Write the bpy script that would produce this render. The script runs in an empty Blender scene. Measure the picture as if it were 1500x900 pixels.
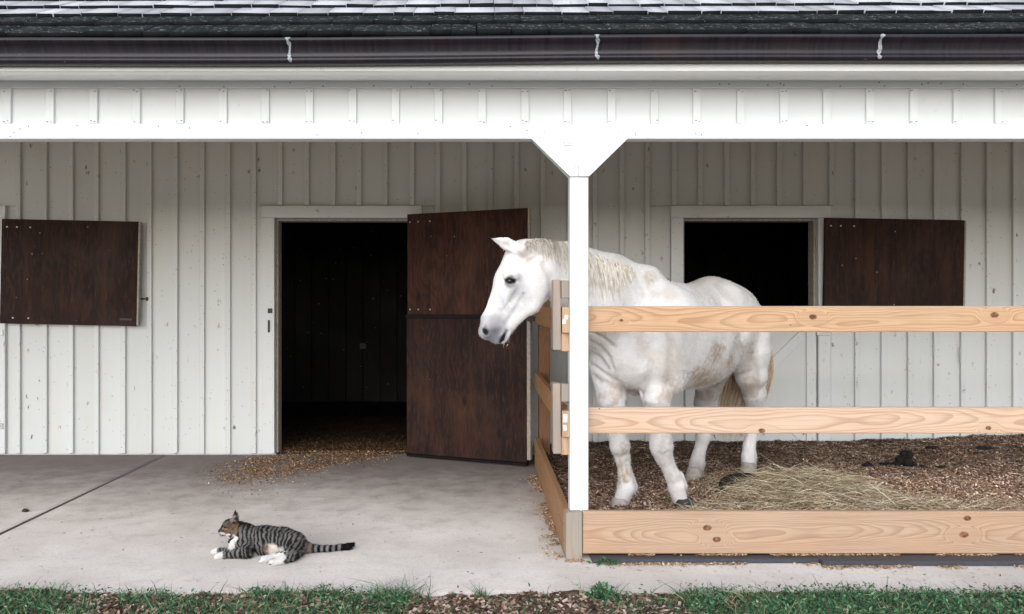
import bpy, bmesh, math, random
import numpy as np
from mathutils import Vector, Matrix, Euler

SC = bpy.context.scene
COL = SC.collection
R = math.radians
random.seed(7)
rng = np.random.default_rng(7)

# ------------------------------------------------------------------ camera
CAMZ = 1.378
F = 1250.0                       # focal length in photo pixels (1500 wide)
cam_d = bpy.data.cameras.new("camera")
cam = bpy.data.objects.new("camera", cam_d)
COL.objects.link(cam)
cam.location = (0, 0, CAMZ)
cam.rotation_euler = (R(90), 0, 0)
cam_d.sensor_width = 36.0
cam_d.lens = 36.0 * F / 1500.0
cam_d.shift_x = 45.0 / 1500.0
cam_d.shift_y = -3.0 / 1500.0
cam_d.clip_end = 3000
SC.camera = cam

# ------------------------------------------------------------------ sky and sun
SUN_EL, SUN_AZ = R(26), R(190)
w = bpy.data.worlds.new("World")
SC.world = w
w.use_nodes = True
wn = w.node_tree
bg = wn.nodes["Background"]
sky = wn.nodes.new("ShaderNodeTexSky")
sky.sky_type = 'NISHITA'
sky.sun_disc = False
sky.sun_elevation = SUN_EL
sky.sun_rotation = SUN_AZ
sky.air_density = 1.0
sky.dust_density = 0.9
sky.ozone_density = 1.0
hs = wn.nodes.new("ShaderNodeHueSaturation")
hs.inputs["Saturation"].default_value = 0.4     # overcast: grey cloud light
wn.links.new(sky.outputs[0], hs.inputs["Color"])
wn.links.new(hs.outputs[0], bg.inputs["Color"])
bg.inputs["Strength"].default_value = 0.15

sd = bpy.data.lights.new("sun", 'SUN')
sd.energy = 0.85
sd.angle = R(70)
sd.color = (1,1,1)
sun = bpy.data.objects.new("sun", sd)
COL.objects.link(sun)
dv = Vector((math.sin(SUN_AZ) * math.cos(SUN_EL), math.cos(SUN_AZ) * math.cos(SUN_EL), math.sin(SUN_EL)))
sun.rotation_euler = dv.to_track_quat('Z', 'Y').to_euler()
sun.location = dv * 30
SC.view_settings.view_transform = 'Standard'
SC.view_settings.look = 'None'
SC.view_settings.exposure = 0.95
SC.view_settings.gamma = 1.0


# ------------------------------------------------------------------ helpers
def P(px, py, Y):
    """point seen at photo pixel (px, py) at the distance Y from the camera"""
    return Vector(((px - 705) * Y / F, Y, CAMZ - (py - 447) * Y / F))


def XX(px, Y):
    return (px - 705) * Y / F


def ZZ(py, Y):
    return CAMZ - (py - 447) * Y / F


def wpos(o):
    v = Vector((0, 0, 0))
    while o is not None:
        v += o.location
        o = o.parent
    return v


def thing(name, label, cat, loc=(0, 0, 0), group=None):
    o = bpy.data.objects.new(name, None)
    COL.objects.link(o)
    o.empty_display_size = 0.1
    o.location = loc
    o['label'] = label
    o['category'] = cat
    if group:
        o['group'] = group
    return o


def tag(o, label=None, cat=None, group=None, kind=None):
    if label: o['label'] = label
    if cat: o['category'] = cat
    if group: o['group'] = group
    if kind: o['kind'] = kind
    return o


def link(name, me, mat=None, parent=None, loc=(0, 0, 0), rot=None, world=True):
    o = bpy.data.objects.new(name, me)
    COL.objects.link(o)
    if mat is not None and len(me.materials) == 0:
        me.materials.append(mat)
    loc = Vector(loc)
    if parent is not None:
        o.parent = parent
        if world:
            loc = loc - wpos(parent)
    o.location = loc
    if rot is not None:
        o.rotation_euler = rot
    return o


BOXES = {}


def box_mesh(dx, dy, dz, mat, bev=0.002):
    key = (round(dx, 4), round(dy, 4), round(dz, 4), mat.name, bev)
    if key in BOXES:
        return BOXES[key]
    bm = bmesh.new()
    bmesh.ops.create_cube(bm, size=1)
    bmesh.ops.scale(bm, vec=(dx, dy, dz), verts=bm.verts)
    if bev:
        bmesh.ops.bevel(bm, geom=bm.edges[:], offset=min(bev, dx / 3, dy / 3, dz / 3), segments=1, affect='EDGES')
    me = bpy.data.meshes.new("box_mesh")
    bm.to_mesh(me)
    bm.free()
    me.materials.append(mat)
    BOXES[key] = me
    return me


def box(name, x0, x1, y0, y1, z0, z1, mat, parent=None, bev=0.002, rot=None):
    me = box_mesh(abs(x1 - x0), abs(y1 - y0), abs(z1 - z0), mat, bev)
    return link(name, me, mat, parent, ((x0 + x1) / 2, (y0 + y1) / 2, (z0 + z1) / 2), rot)


def mesh_np(name, V, Fc, mat, parent=None, loc=(0, 0, 0), col=None, smooth=False, world=True):
    """V (n,3); Fc (m,k) equal-size faces; col (n,3) per-vertex colour"""
    me = bpy.data.meshes.new(name)
    V = np.asarray(V, np.float32)
    Fc = np.asarray(Fc, np.int32)
    m, k = Fc.shape
    me.vertices.add(len(V))
    me.vertices.foreach_set("co", V.ravel())
    me.loops.add(m * k)
    me.loops.foreach_set("vertex_index", Fc.ravel())
    me.polygons.add(m)
    me.polygons.foreach_set("loop_start", np.arange(0, m * k, k, dtype=np.int32))
    me.polygons.foreach_set("loop_total", np.full(m, k, np.int32))
    if smooth:
        me.polygons.foreach_set("use_smooth", np.ones(m, bool))
    me.update(calc_edges=True)
    if col is not None:
        a = me.attributes.new("col", 'FLOAT_COLOR', 'POINT')
        c = np.ones((len(V), 4), np.float32)
        c[:, :3] = col
        a.data.foreach_set("color", c.ravel())
    me.validate()
    return link(name, me, mat, parent, loc, None, world)


def poly_prism(name, pts, y0, y1, mat, parent=None, bev=0.0):
    """polygon of (x,z) points extruded from y0 to y1"""
    bm = bmesh.new()
    cx = sum(p[0] for p in pts) / len(pts)
    cz = sum(p[1] for p in pts) / len(pts)
    cy = (y0 + y1) / 2
    a = [bm.verts.new((p[0] - cx, y0 - cy, p[1] - cz)) for p in pts]
    b = [bm.verts.new((p[0] - cx, y1 - cy, p[1] - cz)) for p in pts]
    bm.faces.new(a)
    bm.faces.new(b[::-1])
    n = len(pts)
    for i in range(n):
        bm.faces.new((a[i], b[i], b[(i + 1) % n], a[(i + 1) % n]))
    bmesh.ops.recalc_face_normals(bm, faces=bm.faces)
    if bev:
        bmesh.ops.bevel(bm, geom=bm.edges[:], offset=bev, segments=1, affect='EDGES')
    me = bpy.data.meshes.new(name)
    bm.to_mesh(me)
    bm.free()
    return link(name, me, mat, parent, (cx, cy, cz))


# value noise for geometry and colour
def _hash(ix, iy, iz, seed):
    h = (ix * 374761393 + iy * 668265263 + iz * 2147483647 + seed * 144665) & 0xFFFFFFFF
    h = ((h ^ (h >> 13)) * 1274126177) & 0xFFFFFFFF
    h = h ^ (h >> 16)
    return (h & 0xFFFF) / 65535.0


def vnoise(p, scale=1.0, seed=0):
    p = np.asarray(p, np.float64) * scale
    i = np.floor(p).astype(np.int64)
    f = p - i
    f = f * f * (3 - 2 * f)
    out = 0
    for dx in (0, 1):
        for dy in (0, 1):
            for dz in (0, 1):
                wgt = (f[:, 0] if dx else 1 - f[:, 0]) * (f[:, 1] if dy else 1 - f[:, 1]) * (f[:, 2] if dz else 1 - f[:, 2])
                out = out + wgt * _hash(i[:, 0] + dx, i[:, 1] + dy, i[:, 2] + dz, seed)
    return out


def fbm(p, scale=1.0, seed=0, oct=4):
    s, a, t = 0, 1.0, 0
    for o in range(oct):
        s = s + a * vnoise(p, scale * 2 ** o, seed + o)
        t += a
        a *= .5
    return s / t


def sstep(x, a, b):
    t = np.clip((x - a) / (b - a), 0, 1)
    return t * t * (3 - 2 * t)


# ------------------------------------------------------------------ materials
class T:
    def __init__(s, name):
        s.m = bpy.data.materials.new(name)
        s.m.use_nodes = True
        s.t = s.m.node_tree
        s.b = s.t.nodes["Principled BSDF"]

    def set(s, node, key, v):
        i = node.inputs[key]
        if isinstance(v, bpy.types.NodeSocket):
            s.t.links.new(v, i)
        elif isinstance(v, (tuple, list)) and i.type == 'RGBA' and len(v) == 3:
            i.default_value = (*v, 1)
        else:
            i.default_value = v

    def n(s, typ, ins=None, **pr):
        node = s.t.nodes.new(typ)
        for k, v in pr.items():
            setattr(node, k, v)
        for k, v in (ins or {}).items():
            s.set(node, k, v)
        return node

    def math(s, op, a, b=0.0, c=None):
        ins = {0: a, 1: b}
        if c is not None: ins[2] = c
        return s.n('ShaderNodeMath', ins, operation=op).outputs[0]

    def mix(s, f, a, b, blend='MIX'):
        return s.n('ShaderNodeMixRGB', {0: f, 1: a, 2: b}, blend_type=blend).outputs[0]

    def noise(s, vec, scale=5, detail=4, rough=.55, dist=0):
        return s.n('ShaderNodeTexNoise', {'Vector': vec, 'Scale': scale, 'Detail': detail, 'Roughness': rough, 'Distortion': dist}).outputs[0]

    def vor(s, vec, scale):
        return s.n('ShaderNodeTexVoronoi', {'Vector': vec, 'Scale': scale})

    def map(s, vec, scale=(1, 1, 1), loc=(0, 0, 0), rot=(0, 0, 0)):
        return s.n('ShaderNodeMapping', {'Vector': vec, 'Scale': scale, 'Location': loc, 'Rotation': rot}).outputs[0]

    def rng(s, v, a, b, c=0.0, d=1.0):
        return s.n('ShaderNodeMapRange', {0: v, 1: a, 2: b, 3: c, 4: d}, interpolation_type='SMOOTHSTEP').outputs[0]

    def pos(s):
        return s.n('ShaderNodeNewGeometry').outputs['Position']

    def obj(s):
        return s.n('ShaderNodeTexCoord').outputs['Object']

    def rnd(s):
        return s.n('ShaderNodeObjectInfo').outputs['Random']

    def sep(s, v):
        return s.n('ShaderNodeSeparateXYZ', {0: v}).outputs

    def bump(s, h, strength=.3, dist=.01):
        s.set(s.b, 'Normal', s.n('ShaderNodeBump', {'Height': h, 'Strength': strength, 'Distance': dist}).outputs[0])

    def out(s, col=None, rough=.6, metal=0.0, spec=.3):
        if col is not None: s.set(s.b, 'Base Color', col)
        s.set(s.b, 'Roughness', rough)
        s.set(s.b, 'Metallic', metal)
        s.set(s.b, 'Specular IOR Level', spec)
        return s.m


def mat_white(name, dirt=.5, base=(.80, .81, .80), speck=1.0):
    t = T(name)
    p = t.pos()
    streak = t.noise(t.map(p, (9, 9, .7)), 1.0, 4, .6)
    blot = t.noise(p, 2.2, 5, .6)
    c = t.mix(t.math('MULTIPLY', t.rng(streak, .48, .8), .30 * dirt), base, (.58, .56, .50))
    c = t.mix(t.math('MULTIPLY', t.rng(blot, .5, .8), .35 * dirt), c, (.56, .53, .46))
    v = t.math('ADD', t.math('MULTIPLY', t.rnd(), .08), .95)
    c = t.mix(1.0, c, t.n('ShaderNodeCombineXYZ', {0: v, 1: v, 2: v}).outputs[0], 'MULTIPLY')
    # rusty splashes and flecks
    d = t.n('ShaderNodeTexNoise', {'Vector': p, 'Scale': 14, 'Detail': 2}).outputs['Color']
    pd = t.mix(.035, p, d, 'ADD')
    vo = t.vor(t.map(pd, (1, 1, .55)), 11)
    gate = t.rng(t.noise(p, 1.3, 3), .44, .56)
    sel = t.math('GREATER_THAN', t.sep(vo.outputs['Color'])[0], .25)
    irr = t.rng(t.noise(t.map(p, (1, 1, .45)), 50, 3, .7), .47, .57)
    sp = t.math('MULTIPLY', t.math('MULTIPLY', t.math('MULTIPLY', t.rng(vo.outputs['Distance'], .07, .22, 1, 0), irr), gate), sel)
    c = t.mix(t.math('MULTIPLY', sp, .95 * speck), c, (.13, .07, .035))
    vo2 = t.vor(pd, 26)
    sel2 = t.math('GREATER_THAN', t.sep(vo2.outputs['Color'])[1], .66)
    sp2 = t.math('MULTIPLY', t.rng(vo2.outputs['Distance'], .09, .16, 1, 0), sel2)
    c = t.mix(t.math('MULTIPLY', sp2, .7 * speck), c, (.12, .09, .07))
    t.bump(t.noise(t.map(p, (60, 60, 8)), 1, 3), .12, .003)
    return t.out(c, .5, 0, .3)


def mat_pine(name, knots=(), light=(.54, .36, .225), dark=(.27, .135, .06), grey=0.0, seed=0.0, spacing=.0045):
    """softwood board, length along object X, face in XZ; knots: (x, z, radius) in object space"""
    t = T(name)
    o = t.obj()
    r_ = t.math('MULTIPLY', t.rnd(), 7.0)
    oo = t.n('ShaderNodeVectorMath', {0: o, 1: t.n('ShaderNodeCombineXYZ', {0: t.math('ADD', r_, seed), 1: 0.0, 2: 0.0}).outputs[0]}, operation='ADD').outputs[0]
    lo = t.noise(t.map(oo, (.8, 1.5, 1.6)), 1.0, 2, .4)
    x, y, z = t.sep(o)[:3]
    zz = t.math('ADD', z, t.math('MULTIPLY', t.math('SUBTRACT', lo, .5), .085))
    lo2 = t.noise(t.map(oo, (.7, 1.5, 2.6), (3, 1, 5)), 1.0, 3, .45)
    r = t.math('ADD', t.math('MULTIPLY', t.math('MULTIPLY', zz, zz), 3.2), t.math('MULTIPLY', lo2, .10))
    r = t.math('ADD', r, t.math('MULTIPLY', y, .35))
    km = None
    for (kx, kz, kr) in knots:
        dx = t.math('DIVIDE', t.math('SUBTRACT', x, kx), kr * 1.5)
        dz = t.math('DIVIDE', t.math('SUBTRACT', z, kz), kr)
        d2 = t.math('ADD', t.math('MULTIPLY', dx, dx), t.math('MULTIPLY', dz, dz))
        wide = t.math('ADD', t.math('MULTIPLY', t.math('MULTIPLY', dx, dx), .18), t.math('MULTIPLY', t.math('MULTIPLY', dz, dz), .45))
        r = t.math('ADD', r, t.math('MULTIPLY', t.math('POWER', 2.718, t.math('MULTIPLY', wide, -1.0)), .055))
        k1 = t.rng(d2, .5, 1.2, 1, 0)
        km = k1 if km is None else t.math('MAXIMUM', km, k1)
    ring = t.math('FRACT', t.math('DIVIDE', r, spacing))
    late = t.math('POWER', t.rng(ring, .1, .95), 2.2)
    late = t.math('MULTIPLY', late, t.rng(ring, .93, 1.0, 1, 0))
    fib = t.noise(t.map(oo, (2.5, 60, 130)), 1.0, 4, .65)
    tone = t.noise(t.map(oo, (1.4, 4, 4)), 1.0, 3)
    c = t.mix(t.math('MULTIPLY', late, t.rng(tone, .3, .7, .35, .68)), light, dark)
    c = t.mix(t.math('MULTIPLY', t.rng(fib, .42, .72), .45), c, dark)
    c = t.mix(t.math('MULTIPLY', t.rng(tone, .4, .75), .3), c, (light[0] * 1.1, light[1] * .92, light[2] * .8))
    if grey:
        c = t.mix(t.math('MULTIPLY', t.rng(t.noise(t.map(oo, (2, 9, 9)), 1, 4), .3, .7), grey), c, (.27, .255, .225))
    # dents and dark flecks
    vo = t.vor(oo, 17)
    fl = t.math('MULTIPLY', t.rng(vo.outputs['Distance'], .05, .11, 1, 0), t.math('GREATER_THAN', t.sep(vo.outputs['Color'])[0], .86))
    c = t.mix(t.math('MULTIPLY', fl, .8), c, (.10, .06, .04))
    if km is not None:
        ko = t.rng(t.noise(oo, 70, 2), .35, .7)
        c = t.mix(km, c, t.mix(ko, (.085, .035, .018), (.28, .13, .06)))
    t.bump(t.math('ADD', t.math('MULTIPLY', late, .5), fib), .18, .003)
    return t.out(c, .62, 0, .25)


def mat_ply(name, a=(.034, .0122, .0072), b=(.010, .0048, .004), c3=(.070, .027, .014), vertical=True):
    t = T(name)
    o = t.obj()
    rr = t.math('MULTIPLY', t.rnd(), 9.0)
    oo = t.n('ShaderNodeVectorMath', {0: o, 1: t.n('ShaderNodeCombineXYZ', {0: rr, 1: 0.0, 2: rr}).outputs[0]}, operation='ADD').outputs[0]
    sc = (22, 22, 1.6)
    warp = t.noise(t.map(oo, (2.6, 2.6, 1.1)), 1.0, 2, .4)
    x, y, z = t.sep(oo)[:3]
    u = t.math('ADD', t.math('MULTIPLY', x, 5.0), t.math('MULTIPLY', warp, 6.5))
    ring = t.math('FRACT', t.math('MULTIPLY', u, 2.6))
    ring = t.math('MULTIPLY', t.rng(ring, .2, .9), t.rng(ring, .9, 1, 1, 0))
    fib = t.noise(t.map(oo, sc), 1.0, 5, .65)
    med_ = t.noise(t.map(oo, (9, 9, .9), (2, 0, 3)), 1.0, 5, .6)
    fine = t.noise(t.map(oo, (75, 75, 11)), 1.0, 4, .7)
    blot = t.noise(t.map(oo, (1.7, 1.7, 1.3)), 1.0, 4, .55)
    c = t.mix(t.rng(fib, .35, .68), b, a)
    c = t.mix(t.math('MULTIPLY', ring, .7), c, b)
    c = t.mix(t.math('MULTIPLY', t.rng(med_, .48, .75), .5), c, c3)
    c = t.mix(t.math('MULTIPLY', t.rng(fine, .50, .72), .7), c, c3)
    c = t.mix(t.math('MULTIPLY', t.rng(blot, .5, .75), .75), c, (.016, .009, .008))
    c = t.mix(t.math('MULTIPLY', t.rng(blot, .48, .22), .55), c, c3)
    vo = t.vor(t.map(oo, (1, 1, .55)), 4.2)
    kn = t.math('MULTIPLY', t.rng(vo.outputs['Distance'], .07, .16, 1, 0), t.math('GREATER_THAN', t.sep(vo.outputs['Color'])[0], .55))
    c = t.mix(t.math('MULTIPLY', kn, .85), c, (.010, .006, .005))
    vs = t.vor(oo, 9.0)
    scr = t.math('MULTIPLY', t.rng(vs.outputs['Distance'], .035, .07, 1, 0), t.math('GREATER_THAN', t.sep(vs.outputs['Color'])[1], .84))
    c = t.mix(t.math('MULTIPLY', scr, .6), c, (.42, .36, .30))
    t.bump(t.math('ADD', fib, fine), .22, .003)
    return t.out(c, t.rng(blot, .3, .7, .5, .7), 0, .16)


def mat_concrete():
    t = T("concrete")
    p = t.pos()
    x, y, z = t.sep(p)[:3]
    big = t.noise(p, .9, 5, .6)
    med = t.noise(p, 5, 6, .65)
    fine = t.noise(p, 55, 5, .75)
    c = t.mix(t.rng(big, .3, .7), (.45, .41, .38), (.585, .545, .52))
    c = t.mix(t.math('MULTIPLY', t.rng(med, .47, .75), .40), c, (.34, .30, .275))
    c = t.mix(t.math('MULTIPLY', t.rng(fine, .48, .72), .5), c, (.26, .235, .215))
    c = t.mix(t.math('MULTIPLY', t.rng(t.noise(t.map(p, (1, 2.5, 1), (4, 2, 0)), 24, 3, .7), .58, .75), .4), c, (.62, .59, .56))
    # trodden dirt by the building, darkened further to paint in porch shade
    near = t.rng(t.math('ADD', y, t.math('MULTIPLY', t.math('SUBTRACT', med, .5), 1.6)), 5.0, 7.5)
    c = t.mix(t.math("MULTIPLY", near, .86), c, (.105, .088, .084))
    # scuffs
    sc = t.noise(t.map(p, (3, 4.5, 1)), 2.2, 6, .7, .4)
    c = t.mix(t.math('MULTIPLY', t.rng(sc, .58, .74), .35), c, (.20, .165, .145))
    vo = t.vor(t.mix(.05, p, t.n('ShaderNodeTexNoise', {'Vector': p, 'Scale': 20}).outputs['Color'], 'ADD'), 7)
    fl = t.math('MULTIPLY', t.rng(vo.outputs['Distance'], .06, .13, 1, 0), t.math('GREATER_THAN', t.sep(vo.outputs['Color'])[0], .8))
    c = t.mix(t.math('MULTIPLY', fl, .6), c, (.13, .09, .065))
    t.bump(t.math('ADD', t.math('MULTIPLY', med, .6), t.math('MULTIPLY', fine, .5)), .35, .006)
    return t.out(c, .85, 0, .2)


def mat_vcol(name, rough=.8, spec=.2, var=.25, scale=60, sub=0.0, bump=0.0, bscale=(200, 200, 200)):
    t = T(name)
    a = t.n('ShaderNodeAttribute', attribute_name="col").outputs['Color']
    nz = t.noise(t.obj(), scale, 3, .6)
    v = t.rng(nz, .25, .75, 1 - var, 1 + var)
    c = t.mix(1.0, a, t.n('ShaderNodeCombineXYZ', {0: v, 1: v, 2: v}).outputs[0], 'MULTIPLY')
    if sub:
        t.set(t.b, 'Subsurface Weight', sub)
        t.set(t.b, 'Subsurface Radius', (.01, .006, .004))
    if bump:
        t.bump(t.noise(t.map(t.obj(), bscale), 1, 4, .65), bump, .004)
    return t.out(c, rough, 0, spec)


def mat_plain(name, col, rough=.6, metal=0.0, spec=.3, nscale=25, namt=.3, bump=.1):
    t = T(name)
    nz = t.noise(t.obj(), nscale, 4, .6)
    c = t.mix(t.rng(nz, .3, .7, 0, namt), col, tuple(x * .45 for x in col))
    t.bump(nz, bump, .004)
    return t.out(c, rough, metal, spec)


def mat_shingle(name, moss):
    t = T(name)
    p = t.pos()
    o = t.obj()
    rr = t.rnd()
    st = t.noise(t.map(p, (45, 5, 5)), 1, 5, .65)
    if not moss:
        c = t.mix(rr, (.30, .31, .34), (.50, .52, .56))
        c = t.mix(t.rng(st, .5, .8, 0, .6), c, (.22, .22, .24))
        c = t.mix(t.math('MULTIPLY', t.rng(t.noise(p, 3, 3), .55, .75), .4), c, (.13, .13, .14))
    else:
        n1 = t.noise(p, 16, 5, .7)
        c = t.mix(rr, (.008, .010, .012), (.015, .016, .017))
        c = t.mix(t.rng(n1, .45, .7, 0, .8), c, (.012, .026, .020))
        c = t.mix(t.rng(st, .6, .8, 0, .3), c, (.07, .07, .075))
        n2 = t.noise(t.map(p, (14, 26, 26)), 2.4, 4, .75)
        c = t.mix(t.rng(n2, .60, .66, 0, .9), c, (.40, .43, .45))
    t.bump(st, .5, .01)
    return t.out(c, .85, 0, .2)


def mat_gutter():
    t = T("brown_gutter_metal")
    p = t.pos()
    st = t.noise(t.map(p, (60, 3, 3)), 1, 4, .6)
    bl = t.noise(p, 2.4, 4, .6)
    c = t.mix(t.rng(st, .3, .7), (.007, .0055, .009), (.018, .014, .021))
    c = t.mix(t.rng(bl, .55, .75, 0, .5), c, (.034, .016, .014))
    vo = t.vor(t.map(p, (1, 1, 2)), 13)
    sp = t.math('MULTIPLY', t.rng(vo.outputs['Distance'], .04, .1, 1, 0), t.math('GREATER_THAN', t.sep(vo.outputs['Color'])[0], .9))
    c = t.mix(t.math('MULTIPLY', sp, .5), c, (.4, .4, .42))
    t.bump(st, .08, .002)
    return t.out(c, t.rng(st, .2, .8, .32, .48), 0.0, .35)


M = {}
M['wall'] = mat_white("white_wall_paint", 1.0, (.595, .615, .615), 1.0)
M['trim'] = mat_white("white_trim_paint", .6, (.62, .64, .65), .7)
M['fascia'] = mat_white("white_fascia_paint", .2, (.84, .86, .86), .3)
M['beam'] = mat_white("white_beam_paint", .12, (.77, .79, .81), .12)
M['ply'] = mat_ply("stained_plywood")
M['ply_red'] = mat_ply("red_brown_plywood", (.060, .0205, .0125), (.020, .0085, .0065), (.105, .040, .022))
M['ply_low'] = mat_ply('worn_lower_plywood', (.034, .0135, .009), (.011, .0065, .0065), (.080, .030, .0155))
M['edge'] = mat_plain("worn_board_edge", (.40, .36, .31), .8, 0, .2, 40, .6)
M['concrete'] = mat_concrete()
M['gutter'] = mat_gutter()
M['caulk'] = mat_plain("white_caulk", (.42, .45, .48), .7, 0, .2, 120, 1.0, .5)
M['shingle'] = mat_shingle("weathered_shingle", False)
M['moss'] = mat_shingle("mossy_shingle", True)
M['butt'] = mat_plain('shadowed_shingle_end', (.012, .013, .014), .9, 0, .1, 30, .4)  # near-black ends paint the shadow line under each course
M['rubber'] = mat_plain("black_rubber", (.060, .064, .078), .6, 0, .35, 90, .5, .4)
M['iron'] = mat_plain("dark_iron", (.05, .045, .042), .5, .6, .4, 40, .5)
M['steel'] = mat_plain("zinc_steel", (.45, .45, .45), .4, .8, .5, 40, .4)
M['paper'] = mat_plain("white_paper", (.82, .82, .82), .7, 0, .2, 60, .15)
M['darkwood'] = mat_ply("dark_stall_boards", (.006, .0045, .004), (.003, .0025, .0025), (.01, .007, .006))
M['ceil'] = mat_plain("ceiling_boards", (.76, .57, .32), .8, 0, .2, 6, .15)
M['vcol'] = mat_vcol("loose_litter", .9, .12, .2, 40)
M['leaf'] = mat_vcol("green_leaf", .55, .3, .25, 50)
M['straw'] = mat_vcol("dry_straw", .6, .3, .15, 40)
M['soil'] = None
t = T("soil")
p_ = t.pos()
nn = t.noise(p_, 30, 6, .7)
n3 = t.noise(p_, 6, 4)
cc = t.mix(t.rng(nn, .3, .7), (.055, .035, .026), (.17, .12, .09))
cc = t.mix(t.rng(n3, .5, .7, 0, .5), cc, (.04, .06, .03))
yy = t.sep(p_)[1]
bounce_col = t.mix(t.rng(t.noise(p_, 45, 4, .7), .3, .7), (.40, .36, .30), (.62, .57, .49))  # pale gravel added out of view to bounce light onto the upper wall
cc = t.mix(t.rng(yy, 2.7, 1.9), cc, bounce_col)
cc = t.mix(t.rng(t.math('ABSOLUTE', t.math('SUBTRACT', yy, -6.0)), 12.0, 16.0), cc, (.09, .13, .06))
t.bump(nn, .8, .02)
M['soil'] = t.out(cc, .95, 0, .1)

WY = 7.81                      # plane of the building's wall
FY = 4.66                      # front of the porch beam

# ------------------------------------------------------------------ ground
def ground():
    box_o = mesh_np('ground', [(-600, -600, -.06), (600, -600, -.06), (600, 900, -.06), (-600, 900, -.06)], [(0, 1, 2, 3)], M['soil'])
    tag(box_o, kind='structure')
    # two cast slabs with an open joint between them, front edge slightly broken
    for (x0, x1) in ((-9.0, -2.9), (-2.886, 9.0)):
        n = 120
        xs = np.linspace(x0, x1, n)
        V, Fc = [], []
        for x in xs:
            e = 4.115 + .012 * math.sin(x * 5.1) + .01 * math.sin(x * 13.7 + 1) + random.uniform(-.006, .006)
            V += [(x, e + .012, 0), (x, e, -.012), (x, e + .004, -.15), (x, 12.0, 0), (x, 12.0, -.15)]
        for i in range(n - 1):
            a, b = i * 5, (i + 1) * 5
            Fc += [(a, b, b + 3, a + 3), (a + 1, b + 1, b, a), (a + 2, b + 2, b + 1, a + 1), (a + 4, b + 4, b + 2, a + 2)]
        Fc += [(0, 3, 4, 2), ((n - 1) * 5, (n - 1) * 5 + 2, (n - 1) * 5 + 4, (n - 1) * 5 + 3)]
        o = mesh_np('concrete_slab', V, Fc, M['concrete'])
        tag(o, kind='structure')
    o = box('joint_filler', -2.905, -2.881, 4.13, 7.79, -.1, .0015, M['iron'], None, 0)
    tag(o, kind='structure')


ground()

# ------------------------------------------------------------------ stable
stable = thing('stable_building', 'white board and batten stable with shake roof and open porch, behind the horse', 'stable', (0, WY, 0))
wall = box('wall', -7, 7.5, WY + .03, WY + .06, 2.30, 4.4, M['wall'], stable, 0)   # sheathing above the openings
DOOR = (XX(403, WY), XX(600, WY), ZZ(320, WY))
DR = (XX(1000, WY), XX(1197, WY), ZZ(320, WY))
sh = XX(1207, WY) - XX(2, WY)
DL = (DR[0] - sh, DR[1] - sh, DR[2])
OPEN = [DOOR, DR, DL]
cas = .112                                          # casing width
for (x0, x1) in ((-7, DL[0]), (DL[1], DOOR[0]), (DOOR[1], DR[0]), (DR[1], 7.5)):
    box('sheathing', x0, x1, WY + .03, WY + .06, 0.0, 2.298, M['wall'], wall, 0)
for (x0, x1, zt) in OPEN:
    box('sheathing', x0, x1, WY + .031, WY + .059, zt, 2.298, M['wall'], wall, 0)
SP = 38.35 * WY / F
B0 = XX(28, WY)
bat_w = .044
for k in range(-11, 49):
    xb = B0 + k * SP
    # board to the right of this batten
    c0, c1 = xb + .002, xb + SP - .002
    spans = []
    cx = (c0 + c1) / 2
    hit = [o for o in OPEN if c1 > o[0] - cas and c0 < o[1] + cas]
    if not hit:
        spans = [(c0, c1, .012, 3.3)]
    else:
        o = hit[0]
        spans = [(c0, c1, o[2] + cas + .002, 3.3)]
        if c0 < o[0] - cas - .02: spans.append((c0, o[0] - cas - .002, .012, o[2] + cas))
        if c1 > o[1] + cas + .02: spans.append((o[1] + cas + .002, c1, .012, o[2] + cas))
    for (a, b, z0, z1) in spans:
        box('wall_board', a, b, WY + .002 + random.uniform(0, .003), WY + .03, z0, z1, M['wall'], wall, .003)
    # batten on the joint
    hit = [o for o in OPEN if xb + .022 > o[0] - cas and xb - .022 < o[1] + cas]
    z0 = .016 + random.uniform(-.006, .012) if not hit else hit[0][2] + cas + .004
    j = random.uniform(-.004, .004)
    box('batten', xb - bat_w / 2 + j, xb + bat_w / 2 + j, WY - .026, WY + .001, z0, 3.3, M['wall'], wall, .003,
        (0, random.uniform(-.0012, .0012), 0))


def casing(o, parent, right=True):
    x0, x1, zt = o
    y0 = WY - .032
    box('jamb', x0 - cas, x0, y0, WY + .03, .02, zt, M['trim'], parent, .003)
    if right:
        box('jamb', x1, x1 + cas, y0, WY + .03, .02, zt, M['trim'], parent, .003)
    box('head', x0 - cas - .004, x1 + cas + .004, y0 - .004, WY + .03, zt + .001, zt + cas, M['trim'], parent, .003)
    # dark inner stop
    for xx in (x0 + .002, x1 - .022):
        box('stop', xx, xx + .02, WY + .031, WY + .16, .02, zt - .003, M['edge'], parent, .002)
    box('stop', x0 + .003, x1 - .003, WY + .032, WY + .16, zt - .023, zt - .002, M['edge'], parent, .002)


fr = thing_part = None


def part_empty(name, parent, loc):
    o = bpy.data.objects.new(name, None)
    COL.objects.link(o)
    o.parent = parent
    o.location = Vector(loc) - wpos(parent)
    return o


fr = part_empty('door_frame', stable, (DOOR[0], WY, 0))
casing(DOOR, fr)
# latch keeper and pull on the left jamb
box('keeper', XX(394, WY), XX(400, WY), WY - .05, WY - .0265, ZZ(459, WY), ZZ(452, WY), M['iron'], fr, .002)
box('pull_handle', XX(394, WY), XX(396.5, WY), WY - .048, WY - .0265, ZZ(487, WY), ZZ(469, WY), M['iron'], fr, .003)
box('strike_plate', XX(400.4, WY), XX(402.6, WY), WY - .029, WY - .0262, ZZ(600, WY), ZZ(470, WY), M['edge'], fr, .001)


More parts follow.
